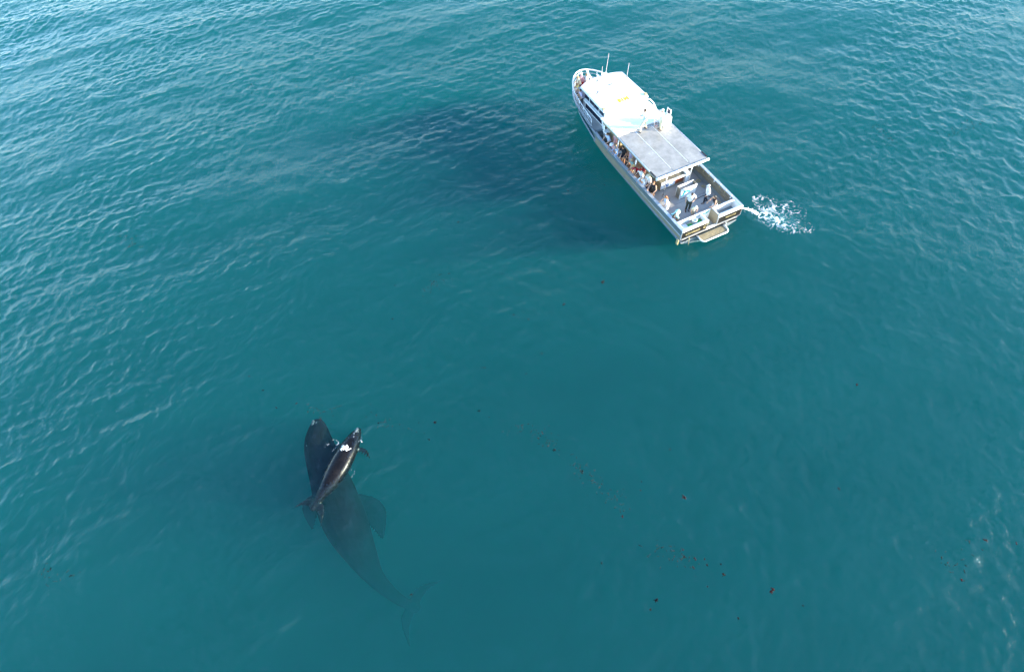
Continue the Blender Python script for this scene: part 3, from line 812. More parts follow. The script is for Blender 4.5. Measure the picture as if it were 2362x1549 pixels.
    P['hair'] = hairm(0); P['longhair'] = hairm(1)
    m = MB(); m.ball(hd + H @ Vector((0, -0.008, 0.055)), (0.094, 0.108, 0.095), 14, 10, rot=H)
    m.tube([hd + H @ Vector((0, 0.06, 0.055)), hd + H @ Vector((0, 0.17, 0.045))], [0.05, 0.045], 10)
    P['cap'] = voxel(m, 0.016, "cap", 1)
    m = MB(); m.ball(hd + H @ Vector((0, -0.005, 0.055)), (0.096, 0.11, 0.105), 14, 10, rot=H)
    m.ball(hd + H @ Vector((0, 0.0, 0.05)), (0.185, 0.195, 0.022), 18, 6, rot=H)
    P['sunhat'] = voxel(m, 0.016, "sun_hat", 1)
    return P

POSES = {
    'stand': pose_joints(2),
    'walk': pose_joints(6, legs={'l': ((-0.10, 0.16, 0.50), (-0.11, 0.14, 0.085)), 'r': ((0.10, 0.03, 0.50), (0.11, -0.20, 0.085))}, wrists={'l': (-0.28, 0.22, 0.98), 'r': (0.27, -0.02, 0.86)}),
    'rail': pose_joints(20, wrists={'l': (-0.24, 0.40, 0.99), 'r': (0.24, 0.40, 0.99)}, head=12),
    'deeprail': pose_joints(44, wrists={'l': (-0.20, 0.50, 1.00), 'r': (0.20, 0.50, 1.00)}, head=28),
    'bend': pose_joints(84, wrists={'l': (-0.18, 0.44, 0.52), 'r': (0.18, 0.50, 0.56)}, head=10),
    'photo': pose_joints(6, wrists={'l': (-0.09, 0.30, 1.56), 'r': (0.09, 0.30, 1.56)}),
    'stride': pose_joints(8, legs={'l': ((-0.26, 0.10, 0.50), (-0.33, 0.02, 0.085)), 'r': ((0.24, 0.10, 0.50), (0.33, -0.02, 0.085))}, wrists={'l': (-0.10, 0.33, 1.42), 'r': (0.12, 0.33, 1.42)}),
    'lookdown': pose_joints(12, wrists={'l': (-0.14, 0.32, 1.16), 'r': (0.27, 0.06, 0.86)}, head=-22),
}
PARTS = {k: fig_parts(J) for k, J in POSES.items()}
CAMB = MB().box(-0.065, 0.065, -0.03, 0.03, -0.045, 0.045, 0.012); CAMB.tube([(0, 0.02, 0), (0, 0.10, 0)], 0.035, 10)

def slot(o, m):
    if not o.data.materials: o.data.materials.append(None)
    o.material_slots[0].link = 'OBJECT'; o.material_slots[0].material = m
def person(x, y, z, face, pose, label, top=('shirt', 'white'), bot=('shorts', 'navy'), hair=('hair', 'brown'), hat=None, scale=1.0, skin=0, shoes=True, group=None):
    P = PARTS[pose]
    o = bpy.data.objects.new("person", P['body']); link(o)
    o.location = bw(x, y, z); o.rotation_euler = (0, 0, BOAT_RZ + math.radians(face)); o.scale = (scale,) * 3
    slot(o, SKIN[skin])
    tag(o, label, "person", group)
    def add(key, name, m):
        c = bpy.data.objects.new(name, P[key]); link(c, o); slot(c, m); return c
    add(top[0], {'shirt': 'shirt', 'longshirt': 'shirt', 'singlet': 'singlet'}[top[0]], CL[top[1]])
    add(bot[0], bot[0], CL[bot[1]])
    if hair: add(hair[0], 'hair', HAIR[hair[1]])
    if hat: add(hat[0], 'cap' if hat[0] == 'cap' else 'sun_hat', CL[hat[1]])
    if shoes:
        add('shoel', 'shoe', SHOE); add('shoer', 'shoe', SHOE)
    return o

D = 0.452
RG = "passengers along the port rail"
person(-1.95, 10.35, D, 90, 'rail', "dark haired passenger in pale blue shirt nearest the companion steps at the port rail", ('shirt', 'paleblue'), ('shorts', 'charcoal'), ('hair', 'brown'), group=RG)
person(-1.62, 9.95, D, 105, 'stand', "passenger in beige pink top with bare legs behind the port rail", ('singlet', 'pink'), ('shorts', 'beige'), ('longhair', 'ginger'), skin=0, group=RG)
person(-1.98, 9.45, D, 95, 'deeprail', "passenger in pink top and white sun hat leaning over the port rail", ('shirt', 'pink'), ('shorts', 'white'), ('hair', 'brown'), ('sunhat', 'white'), scale=0.95, group=RG)
person(-1.95, 8.92, D, 85, 'deeprail', "passenger in pale blue shirt leaning low beside the man in black", ('longshirt', 'paleblue'), ('trousers', 'grey'), ('hair', 'grey'), group=RG)
person(-1.78, 8.48, D, 112, 'rail', "man in black shirt and dark shorts standing upright at the port rail", ('shirt', 'black'), ('shorts', 'navy'), ('hair', 'dark'), scale=1.03, skin=1, group=RG)
person(-1.48, 7.95, D, 80, 'stand', "passenger in lilac top and pale shorts behind the port rail under the canopy edge", ('shirt', 'lilac'), ('shorts', 'white'), ('longhair', 'brown'), group=RG)
person(-1.94, 7.72, D, 95, 'photo', "small dark clothed passenger raising a camera at the port rail", ('singlet', 'black'), ('shorts', 'black'), ('hair', 'brown'), scale=0.80, skin=1, group=RG)
person(-1.88, 7.10, D, 90, 'rail', "passenger in grey green shirt and beige cap at the port rail", ('shirt', 'greengrey'), ('shorts', 'cream'), ('hair', 'brown'), ('cap', 'beige'), scale=0.95, group=RG)
person(-1.93, 6.60, D, 88, 'deeprail', "fair haired passenger in crimson top leaning on the port rail", ('singlet', 'crimson'), ('shorts', 'navy'), ('longhair', 'blond'), group=RG)
person(-1.50, 6.22, D, 80, 'stand', "passenger in maroon shirt standing behind the crimson top at the port rail", ('shirt', 'maroon'), ('trousers', 'charcoal'), ('hair', 'dark'), group=RG)
person(-1.90, 5.88, D, 92, 'rail', "passenger in white shirt and red cap at the port rail", ('shirt', 'white'), ('shorts', 'navy'), ('hair', 'blond'), ('cap', 'red'), scale=0.96, group=RG)
person(-2.00, 5.36, D, 96, 'deeprail', "passenger in white long sleeves leaning low at the port rail next to the canopy corner", ('longshirt', 'white'), ('trousers', 'paleblue'), ('hair', 'grey'), scale=0.94, group=RG)
person(-1.75, 5.12, D, 100, 'rail', "passenger in cream sun hat and white shirt with navy trousers at the port rail", ('shirt', 'white'), ('trousers', 'navy'), ('hair', 'blond'), ('sunhat', 'cream'), scale=0.97, group=RG)
person(-1.90, 4.30, D, 112, 'rail', "ginger haired woman in black singlet and shorts at the rail below the canopy corner", ('singlet', 'black'), ('shorts', 'black'), ('hair', 'ginger'), scale=1.0, skin=0, shoes=False, group=RG)
person(-1.92, 2.68, D, 70, 'rail', "woman with long ginger hair and white skirt alone at the open port rail", ('singlet', 'paleblue'), ('skirt', 'white'), ('longhair', 'ginger'), scale=0.97, shoes=False, group=RG)
person(-1.78, 1.62, D, 118, 'bend', "person in mint shirt bent over the port bulwark beside the stern tub", ('shirt', 'mint'), ('shorts', 'charcoal'), ('longhair', 'dark'), scale=1.0)
person(-0.36, 2.15, D, 150, 'lookdown', "tall man in white shirt and dark olive trousers standing before the printed stand", ('shirt', 'white'), ('trousers', 'olive'), ('hair', 'brown'), scale=1.06)
person(-0.52, 1.42, D, 172, 'lookdown', "child in white cap and cream shirt leaning at the stern tub", ('shirt', 'cream'), ('shorts', 'beige'), ('hair', 'blond'), ('cap', 'white'), scale=0.74)
person(1.18, 2.22, D, 75, 'walk', "person in white sun hat and white shirt with charcoal trousers on the starboard deck", ('longshirt', 'white'), ('trousers', 'charcoal'), ('hair', 'grey'), ('cap', 'white'), scale=0.93)
person(0.92, 1.10, D, 78, 'rail', "dark haired person in black top and white shorts beside the starboard stern tub", ('singlet', 'black'), ('shorts', 'white'), ('longhair', 'dark'), scale=1.0)
person(-0.15, 8.72, 2.686, 20, 'stride', "man in pale grey shirt standing with legs apart on the grey canopy roof", ('shirt', 'paleblue'), ('trousers', 'cream'), ('hair', 'brown'), scale=1.0)
person(0.98, 8.20, 2.686, 60, 'photo', "person in white shirt and cream trousers beside the roof helm console", ('longshirt', 'white'), ('trousers', 'cream'), ('hair', 'brown'), ('cap', 'white'), scale=0.97)
FD = 1.252
BG = "passengers at the bow"
person(-0.52, 17.05, FD, 60, 'rail', "passenger in white sun hat and pink top at the bow pulpit", ('shirt', 'pink'), ('trousers', 'red'), ('hair', 'brown'), ('sunhat', 'white'), scale=0.95, group=BG)
person(-0.98, 16.72, FD, 75, 'rail', "fair passenger in cream top and red shorts at the bow rail", ('singlet', 'cream'), ('shorts', 'red'), ('hair', 'blond'), scale=0.97, group=BG)
person(-1.20, 16.22, FD, 85, 'deeprail', "passenger in yellow top leaning over the bow rail", ('shirt', 'yellow'), ('shorts', 'brown'), ('hair', 'ginger'), scale=0.95, group=BG)
person(-0.28, 16.72, FD, 40, 'stand', "passenger in white top standing inboard on the bow deck", ('shirt', 'white'), ('shorts', 'pink'), ('hair', 'blond'), scale=0.93, group=BG)
person(-1.36, 15.72, FD, 90, 'rail', "passenger in grey shirt on the port side deck just behind the yellow top", ('shirt', 'grey'), ('trousers', 'beige'), ('hair', 'brown'), scale=0.95, skin=1, group=BG)
person(-1.62, 15.15, FD, 85, 'rail', "passenger in lilac shirt beside the front of the wheelhouse windows", ('shirt', 'lilac'), ('trousers', 'charcoal'), ('hair', 'dark'), scale=0.95, group=BG)
# ------------------------------------------------------------------ whales
def catmull(P, n):
    P = [Vector(p) for p in P]; P = [P[0] * 2 - P[1]] + P + [P[-1] * 2 - P[-2]]
    out = []
    for i in range(1, len(P) - 2):
        for k in range(n):
            t = k / n
            a, b, c, d = P[i - 1], P[i], P[i + 1], P[i + 2]
            out.append(0.5 * ((2 * b) + (c - a) * t + (2 * a - 5 * b + 4 * c - d) * t * t + (3 * b - a - 3 * c + d) * t ** 3))
    out.append(P[-2]); return out
def loft(m, spine, W, Hh, seg=22):
    k = 6
    c = catmull(spine, k)
    Wc = [v.x for v in catmull([(w, 0, 0) for w in W], k)]; Hc = [v.x for v in catmull([(h, 0, 0) for h in Hh], k)]
    vs = []; fs = []
    for i, p in enumerate(c):
        t = (c[min(i + 1, len(c) - 1)] - c[max(i - 1, 0)]).normalized()
        side = t.cross(Vector((0, 0, 1))).normalized(); u = side.cross(t)
        for j in range(seg):
            a = 2 * math.pi * j / seg
            vs.append(p + side * math.cos(a) * max(0.02, Wc[i]) + u * math.sin(a) * max(0.02, Hc[i]))
    for i in range(len(c) - 1):
        for j in range(seg):
            l = (j + 1) % seg
            fs.append((i * seg + j, i * seg + l, (i + 1) * seg + l, (i + 1) * seg + j))
    fs += [tuple(range(seg - 1, -1, -1)), tuple((len(c) - 1) * seg + j for j in range(seg))]
    m.add(vs, fs, True)
def blade(m, root, tip, chord, bow, thick, paddle=False):
    """flipper or fluke: leaf shaped plate with a convex leading edge"""
    root, tip = Vector(root), Vector(tip)
    d = tip - root; L = d.length; d.normalize(); lead = Vector(bow).normalized()
    up_ = d.cross(lead).normalized()
    n = 12; vs = []; fs = []
    for i in range(n + 1):
        t = i / n
        c = chord * (0.62 + 0.9 * t - 1.45 * t * t) if t < 1 else chord * 0.06
        if paddle: c = chord * (0.55 + 0.5 * math.sin(math.pi * min(1, t * 0.85 + 0.1))) * math.sqrt(max(0.01, 1 - max(0, (t - 0.55) / 0.45) ** 2))
        c = max(c, chord * 0.06)
        mid = root + d * L * t + lead * (chord * 0.35 * math.sin(math.pi * t) - (0.12 if paddle else 0.30) * chord * t * t)
        th = thick * (1 - 0.75 * t)
        vs += [mid + lead * c * .5, mid + lead * c * .2 + up_ * th, mid - lead * c * .5, mid + lead * c * .2 - up_ * th]
    for i in range(n):
        for k in range(4):
            l = (k + 1) % 4
            fs.append((i * 4 + k, i * 4 + l, (i + 1) * 4 + l, (i + 1) * 4 + k))
    fs += [(3, 2, 1, 0), tuple(n * 4 + k for k in range(4))]
    m.add(vs, fs, True)
WSKIN = mat("whale_skin", (0.007, 0.007, 0.010), 0.85, var=0.5, scale=1.2, bump=0.03, bscale=5, spec=0.04)
CSKIN = mat("calf_skin", (0.003, 0.003, 0.0035), 0.27, var=0.4, scale=1.8, bump=0.016, bscale=6, spec=0.24, col2=(0.009, 0.0072, 0.0066))
CALLUS = mat("callosity", (0.16, 0.16, 0.16), 0.8, var=0.35, scale=18, bump=0.03, bscale=25)
def whale(name, spine, W, Hh, fluke_dir, span, chord, flippers, voxel_size, m_, z0=0):
    mb_ = MB(); loft(mb_, spine, W, Hh)
    T = Vector(spine[-1]); prev = Vector(spine[-2]); ax = (T - prev).normalized()
    side = ax.cross(Vector((0, 0, 1))).normalized()
    for s in (-1, 1):
        tip = T + side * s * span / 2 + ax * chord * 0.35
        blade(mb_, T - ax * chord * 0.35 + side * s * 0.03, tip, chord, -ax, chord * 0.13)
    for root, tip, ch, lead, th in flippers:
        blade(mb_, root, tip, ch, lead, th, True)
    me = voxel(mb_, voxel_size, name, 3)
    me.materials.append(m_)
    return link(bpy.data.objects.new(name, me))
calf_spine = [(-9.52, 13.60, -0.50), (-9.68, 13.26, -0.46), (-9.90, 12.75, -0.43), (-10.22, 12.05, -0.40), (-10.58, 11.25, -0.37), (-10.96, 10.50, -0.35), (-11.34, 9.90, -0.38), (-11.66, 9.42, -0.42), (-11.90, 9.06, -0.42)]
calf = whale("whale_calf", calf_spine, [0.10, 0.30, 0.48, 0.60, 0.62, 0.50, 0.32, 0.19, 0.13], [0.10, 0.26, 0.40, 0.48, 0.50, 0.44, 0.32, 0.22, 0.14],
             None, 2.1, 0.80,
             [((-9.72, 12.35, -0.45), (-8.85, 11.75, -0.75), 0.42, (0.5, 0.8, 0), 0.06), ((-10.5, 12.65, -0.5), (-11.15, 12.45, -0.9), 0.42, (-0.4, 0.9, 0), 0.06)], 0.045, CSKIN)
tag(calf, "small brown backed whale calf with its wet back breaking the surface", "whale")
for i, (p, r) in enumerate((((-9.60, 13.45, -0.25), .09), ((-9.66, 13.32, -0.21), .07), ((-9.74, 13.15, -0.16), .06), ((-9.56, 13.30, -0.27), .05), ((-9.80, 13.24, -0.25), .06), ((-9.72, 12.95, -0.09), .05))):
    MB().ball(p, (r, r * 1.3, r * 0.55), 10, 6).build("callosity", CALLUS, calf)
mother_spine = [(-12.22, 14.62, -0.78), (-12.17, 14.0, -0.82), (-12.05, 13.0, -1.0), (-11.58, 11.4, -1.58), (-11.00, 9.9, -1.68), (-10.38, 8.45, -1.95), (-9.70, 7.0, -2.7), (-9.12, 5.85, -3.8), (-8.28, 4.95, -5.2), (-7.3, 4.40, -6.5)]
mother = whale("whale_mother", mother_spine, [0.25, 0.60, 0.88, 1.08, 1.22, 1.20, 0.86, 0.50, 0.32, 0.25], [0.20, 0.40, 0.62, 0.80, 0.92, 0.95, 0.80, 0.52, 0.36, 0.24],
               None, 4.0, 1.15,
               [((-10.3, 10.0, -2.2), (-8.55, 7.95, -3.3), 1.35, (0.75, 0.65, 0), 0.30), ((-12.2, 10.4, -2.3), (-13.0, 8.9, -3.3), 1.2, (-0.8, 0.5, 0), 0.26)], 0.06, WSKIN)
tag(mother, "large dark mother whale submerged beneath the calf", "whale")
rc = random.Random(4)
for i in range(9):
    t = rc.random()
    p = (-12.20 + rc.uniform(-.30, .30) * (0.5 + t), 14.7 - 2.0 * t, -0.50 + 0.06 * min(t, .35) - 0.10 * t)
    r = rc.uniform(.06, .14)
    MB().ball(p, (r, r * 1.2, r * .5), 8, 5).build("callosity", mat("callosity_dark", (0.10, 0.10, 0.10), 0.8, var=0.3), mother)

# ------------------------------------------------------------------ foam, jet, drifting weed
FOAM = mat("sea_foam", (0.80, 0.83, 0.83), 0.7, var=0.06, scale=8, bump=0.02, bscale=30)
def thin_foam():
    m = mat("thin_foam", (0.72, 0.78, 0.78), 0.7, var=0.06, scale=8)
    nt = m.node_tree; b = nt.nodes["Principled BSDF"]
    tc = nt.nodes.new("ShaderNodeTexCoord"); n = nt.nodes.new("ShaderNodeTexNoise"); n.inputs["Scale"].default_value = 6.0; n.inputs["Detail"].default_value = 5
    nt.links.new(tc.outputs["Object"], n.inputs["Vector"])
    mr = nt.nodes.new("ShaderNodeMapRange"); mr.inputs[1].default_value = 0.30; mr.inputs[2].default_value = 0.66; mr.inputs[3].default_value = 0.05; mr.inputs[4].default_value = 0.75
    nt.links.new(n.outputs[0], mr.inputs[0]); nt.links.new(mr.outputs[0], b.inputs["Alpha"])
    return m
THIN = thin_foam()
def foam_sheet(name, x0, x1, y0, y1, step, env, seed, cell=0.34, lift=0.03, m_=None):
    """patches of foam lying on the waves: quads kept where a web of cell edges is thick enough"""
    r = np.random.default_rng(seed)
    nx, ny = int((x1 - x0) / step), int((y1 - y0) / step)
    X, Y = np.meshgrid(x0 + step * np.arange(nx + 1), y0 + step * np.arange(ny + 1))
    npt = int((x1 - x0 + 2) * (y1 - y0 + 2) / cell ** 2)
    px = r.uniform(x0 - 1, x1 + 1, npt); py = r.uniform(y0 - 1, y1 + 1, npt)
    wx = X + 0.10 * np.sin(Y * 7.3 + 1) + 0.05 * np.sin(Y * 17 + X * 5); wy = Y + 0.10 * np.sin(X * 6.1) + 0.05 * np.sin(X * 19 - Y * 7)
    f1 = np.full(X.shape, 9.0); f2 = np.full(X.shape, 9.0)
    for a, b in zip(px, py):
        d = np.hypot(wx - a, wy - b)
        f2 = np.where(d < f1, f1, np.minimum(f2, d)); f1 = np.minimum(f1, d)
    edge = f2 - f1
    E_ = env(X, Y)
    jit = r.random(X.shape)
    keep = (edge < 0.20 * cell * E_ * (0.55 + 0.45 * np.sin(X * 9 + 3 * np.sin(Y * 4)) * np.sin(Y * 8 + 2 * np.sin(X * 5)) + 0.3 * jit)) & (E_ > 0.12)
    k = keep[:-1, :-1]
    z_x, z_y, z_z = sea_xyz(X, Y)
    zz = z_z + lift + 0.05 * np.clip(E_, 0, 1.4) * (r.random(X.shape) - 0.3)
    idx = -np.ones(X.shape, int); verts = []; faces = []; dense = []
    for i, j in zip(*np.nonzero(k)):
        q = []
        for a, b in ((i, j), (i, j + 1), (i + 1, j + 1), (i + 1, j)):
            if idx[a, b] < 0:
                idx[a, b] = len(verts); verts.append((z_x[a, b] + (jit[a, b] - .5) * step * .6, z_y[a, b] + (jit[a, b] * 7 % 1 - .5) * step * .6, zz[a, b]))
            q.append(int(idx[a, b]))
        faces.append(q); dense.append(1 if E_[i, j] * (0.8 + 0.4 * jit[i, j]) > 1.35 else 0)
    me = bpy.data.meshes.new(name); me.from_pydata(verts, [], faces); me.materials.append(m_ or FOAM); me.materials.append(FOAM)
    me.polygons.foreach_set("material_index", dense); me.update()
    return link(bpy.data.objects.new(name, me))
def G(X, Y, cx, cy, sx, sy, a=1.0, rot=0.0):
    c, s = math.cos(rot), math.sin(rot)
    u = (X - cx) * c + (Y - cy) * s; v = -(X - cx) * s + (Y - cy) * c
    return a * np.exp(-(u / sx) ** 2 - (v / sy) ** 2)
def ringenv(X, Y, cx, cy, r, w, a): return a * np.exp(-((np.hypot(X - cx, Y - cy) - r) / w) ** 2)
def env_wake(X, Y):
    e = G(X, Y, 18.5, 26.2, 0.40, 0.32, 2.8) + G(X, Y, 19.05, 25.7, 0.75, 0.6, 1.0, -0.7) + G(X, Y, 19.4, 24.95, 0.65, 0.42, 1.1, -0.6)
    e += ringenv(X, Y, 19.05, 27.35, 0.62, 0.20, 0.9) + ringenv(X, Y, 20.0, 25.6, 0.72, 0.13, 0.75) + G(X, Y, 19.6, 26.7, 1.1, 0.7, 0.55)
    e += G(X, Y, 20.3, 24.35, 0.7, 0.20, 0.5, -0.35) + G(X, Y, 21.0, 24.6, 0.7, 0.7, 0.20) + G(X, Y, 20.9, 26.3, 0.7, 0.9, 0.25)
    return np.minimum(e, 3.2)
wake = foam_sheet("wake_foam", 16.8, 23.2, 22.6, 29.2, 0.026, env_wake, 3, cell=0.36, m_=THIN)
def churn():
    n, k = 40, 10; vs = [(0, 0, 0)]; fs = []
    for i in range(1, k + 1):
        for j in range(n):
            a = 6.28319 * j / n; r = i / k
            vs.append((2.0 * r * math.cos(a), 1.15 * r * math.sin(a), 0))
    for j in range(n): fs.append((0, 1 + j, 1 + (j + 1) % n))
    for i in range(k - 1):
        for j in range(n):
            a = 1 + i * n; l = (j + 1) % n
            fs.append((a + j, a + n + j, a + n + l, a + l))
    c, s_ = math.cos(-0.55), math.sin(-0.55)
    P = [(19.2 + x * c - y * s_, 25.9 + x * s_ + y * c) for x, y, z in vs]
    X = np.array([p[0] for p in P]); Y = np.array([p[1] for p in P]); Z = sea_xyz(X, Y)[2] - 0.10
    me = bpy.data.meshes.new("aerated_water"); me.from_pydata([(x - 19.2, y - 25.9, z) for (x, y), z in zip(P, Z)], [], fs)
    me.polygons.foreach_set("use_smooth", [True] * len(fs)); me.update()
    m = bpy.data.materials.new("aerated_water"); m.use_nodes = True
    nt = m.node_tree; b = nt.nodes["Principled BSDF"]; b.inputs["Base Color"].default_value = (0.30, 0.62, 0.58, 1); b.inputs["Roughness"].default_value = 0.9; b.inputs["Specular IOR Level"].default_value = 0.0
    tc = nt.nodes.new("ShaderNodeTexCoord"); mp = nt.nodes.new("ShaderNodeMapping"); mp.inputs["Rotation"].default_value = (0, 0, 0.55); 
    nt.links.new(tc.outputs["Object"], mp.inputs["Vector"])
    sc_ = nt.nodes.new("ShaderNodeVectorMath"); sc_.operation = 'MULTIPLY'; sc_.inputs[1].default_value = (0.5, 0.87, 0); nt.links.new(mp.outputs[0], sc_.inputs[0])
    ln = nt.nodes.new("ShaderNodeVectorMath"); ln.operation = 'LENGTH'; nt.links.new(sc_.outputs[0], ln.inputs[0])
    f = nt.nodes.new("ShaderNodeMapRange"); f.inputs[1].default_value = 0.15; f.inputs[2].default_value = 1.0; f.inputs[3].default_value = 0.42; f.inputs[4].default_value = 0.0; nt.links.new(ln.outputs["Value"], f.inputs[0])
    nz = nt.nodes.new("ShaderNodeTexNoise"); nz.inputs["Scale"].default_value = 2.2; nz.inputs["Detail"].default_value = 4; nt.links.new(tc.outputs["Object"], nz.inputs["Vector"])
    g = nt.nodes.new("ShaderNodeMapRange"); g.inputs[1].default_value = 0.35; g.inputs[2].default_value = 0.65; nt.links.new(nz.outputs[0], g.inputs[0])
    mu = nt.nodes.new("ShaderNodeMath"); mu.operation = 'MULTIPLY'; nt.links.new(f.outputs[0], mu.inputs[0]); nt.links.new(g.outputs[0], mu.inputs[1])
    nt.links.new(mu.outputs[0], b.inputs["Alpha"])
    me.materials.append(m)
    o = link(bpy.data.objects.new("aerated_water", me)); o.location = (19.2, 25.9, 0)
    tag(o, "pale aqua bubble cloud just under the foam beside the stern", "foam", kind="stuff")
churn()
tag(wake, "white foam churned up beside the starboard stern", "foam", kind="stuff")
def env_side(X, Y):
    a = -BOAT_RZ; c, s = math.cos(a), math.sin(a)
    dx, dy = X - BOAT_LOC[0], Y - BOAT_LOC[1]
    u = dx * c - dy * s; v = dx * s + dy * c
    return 0.30 * np.exp(-((u - 3.2) / 0.55) ** 2) * (v > -1) * (v < 9) * (0.5 + 0.5 * np.sin(v * 2.1 + np.sin(v * 5))) + 0.12 * np.exp(-((u - 0.5) / 1.6) ** 2 - ((v + 1.5) / 0.6) ** 2)
fl = foam_sheet("foam_flecks", 10.5, 20.5, 22.5, 35.5, 0.032, env_side, 9, cell=0.45, m_=THIN)
tag(fl, "thin foam flecks trailing along the starboard side and stern of the boat", "foam", kind="stuff")
def env_calf(X, Y):
    return G(X, Y, -10.95, 12.45, 0.8, 0.6, 0.19) + G(X, Y, -9.75, 10.9, 0.35, 0.9, 0.18, 0.3) + G(X, Y, -9.3, 12.5, 0.25, 0.6, 0.16)
fc = foam_sheet("calf_ripple_foam", -12.6, -7.8, 8.8, 14.8, 0.035, env_calf, 12, cell=0.5, m_=THIN)
tag(fc, "thin foam threads on the water around the calf", "foam", kind="stuff")

# discharge jet from the starboard quarter, and the wash over the calf's blowhole
a0 = bw(2.50, 0.16, 1.02); a1 = Vector((18.15, 26.42, 0.02))
pts = []; rad = []
for i in range(15):
    t = i / 14
    p = a0.lerp(a1, t); p.z += 0.42 * t * (1 - t) * 1.2 - 0.0
    p += Vector((rc.uniform(-.02, .02), rc.uniform(-.02, .02), rc.uniform(-.02, .02)))
    pts.append(p); rad.append(0.035 + 0.085 * t * rc.uniform(.7, 1.2))
jm = MB().tube(pts, rad, 8)
for i in range(60):
    t = rc.random() ** 0.6
    p = a0.lerp(a1, t); p.z += 0.5 * t * (1 - t)
    jm.ball(p + Vector((rc.gauss(0, .05 + .08 * t), rc.gauss(0, .05 + .08 * t), rc.gauss(0, .05))), rc.uniform(.012, .035), 6, 4)
tag(jm.build("water_jet", FOAM), "white jet of water pouring from the starboard stern corner into the foam", "water jet")
sm = MB()
for i in range(70):
    a = rc.uniform(0, 6.28); q = abs(rc.gauss(0, .5))
    px_, py_ = -10.16 + 0.26 * q * math.cos(a), 12.24 + 0.17 * q * math.sin(a)
    sm.ball((px_, py_, 0.10 - 0.10 * q * q + rc.uniform(0, .04)), rc.uniform(.02, .055), 6, 4)
tag(sm.build("blowhole_wash", FOAM), "bright white splash of water on the head of the calf", "splash", kind="stuff")

WEEDS = [mat("weed_dark", (0.005, 0.006, 0.008), 0.5, spec=0.06, var=0.4, scale=8), mat("weed_red", (0.030, 0.008, 0.009), 0.6, spec=0.06, var=0.4, scale=8), mat("weed_brown", (0.026, 0.013, 0.008), 0.6, spec=0.06, var=0.4, scale=8)]
def weed_mesh(seed, m_, n=7):
    r = random.Random(seed); b = MB()
    for i in range(n):
        a = r.uniform(0, 6.28); L = r.uniform(.05, .16)
        p0 = Vector((r.gauss(0, .04), r.gauss(0, .04), 0.02))
        pts = [p0, p0 + Vector((math.cos(a) * L * .5, math.sin(a) * L * .5, r.uniform(0, .025))), p0 + Vector((math.cos(a + .5) * L, math.sin(a + .5) * L, 0.0))]
        b.tube(pts, [r.uniform(.02, .05), r.uniform(.018, .04), .010], 6)
    me = b.mesh("floating_seaweed"); me.materials.append(m_)
    return me
WM = [[weed_mesh(10 * k + j, WEEDS[k]) for j in range(4)] for k in range(3)]
def place_weed(x, y, kind, s, label, group):
    o = link(bpy.data.objects.new("floating_seaweed", WM[kind][rc.randrange(4)]))
    o.location = (x, y, sea_z(x, y) - 0.012); o.rotation_euler = (0, 0, rc.uniform(0, 6.28)); o.scale = (s * 0.62, s * 0.62, s * 0.5)
    tag(o, label, "seaweed", group)
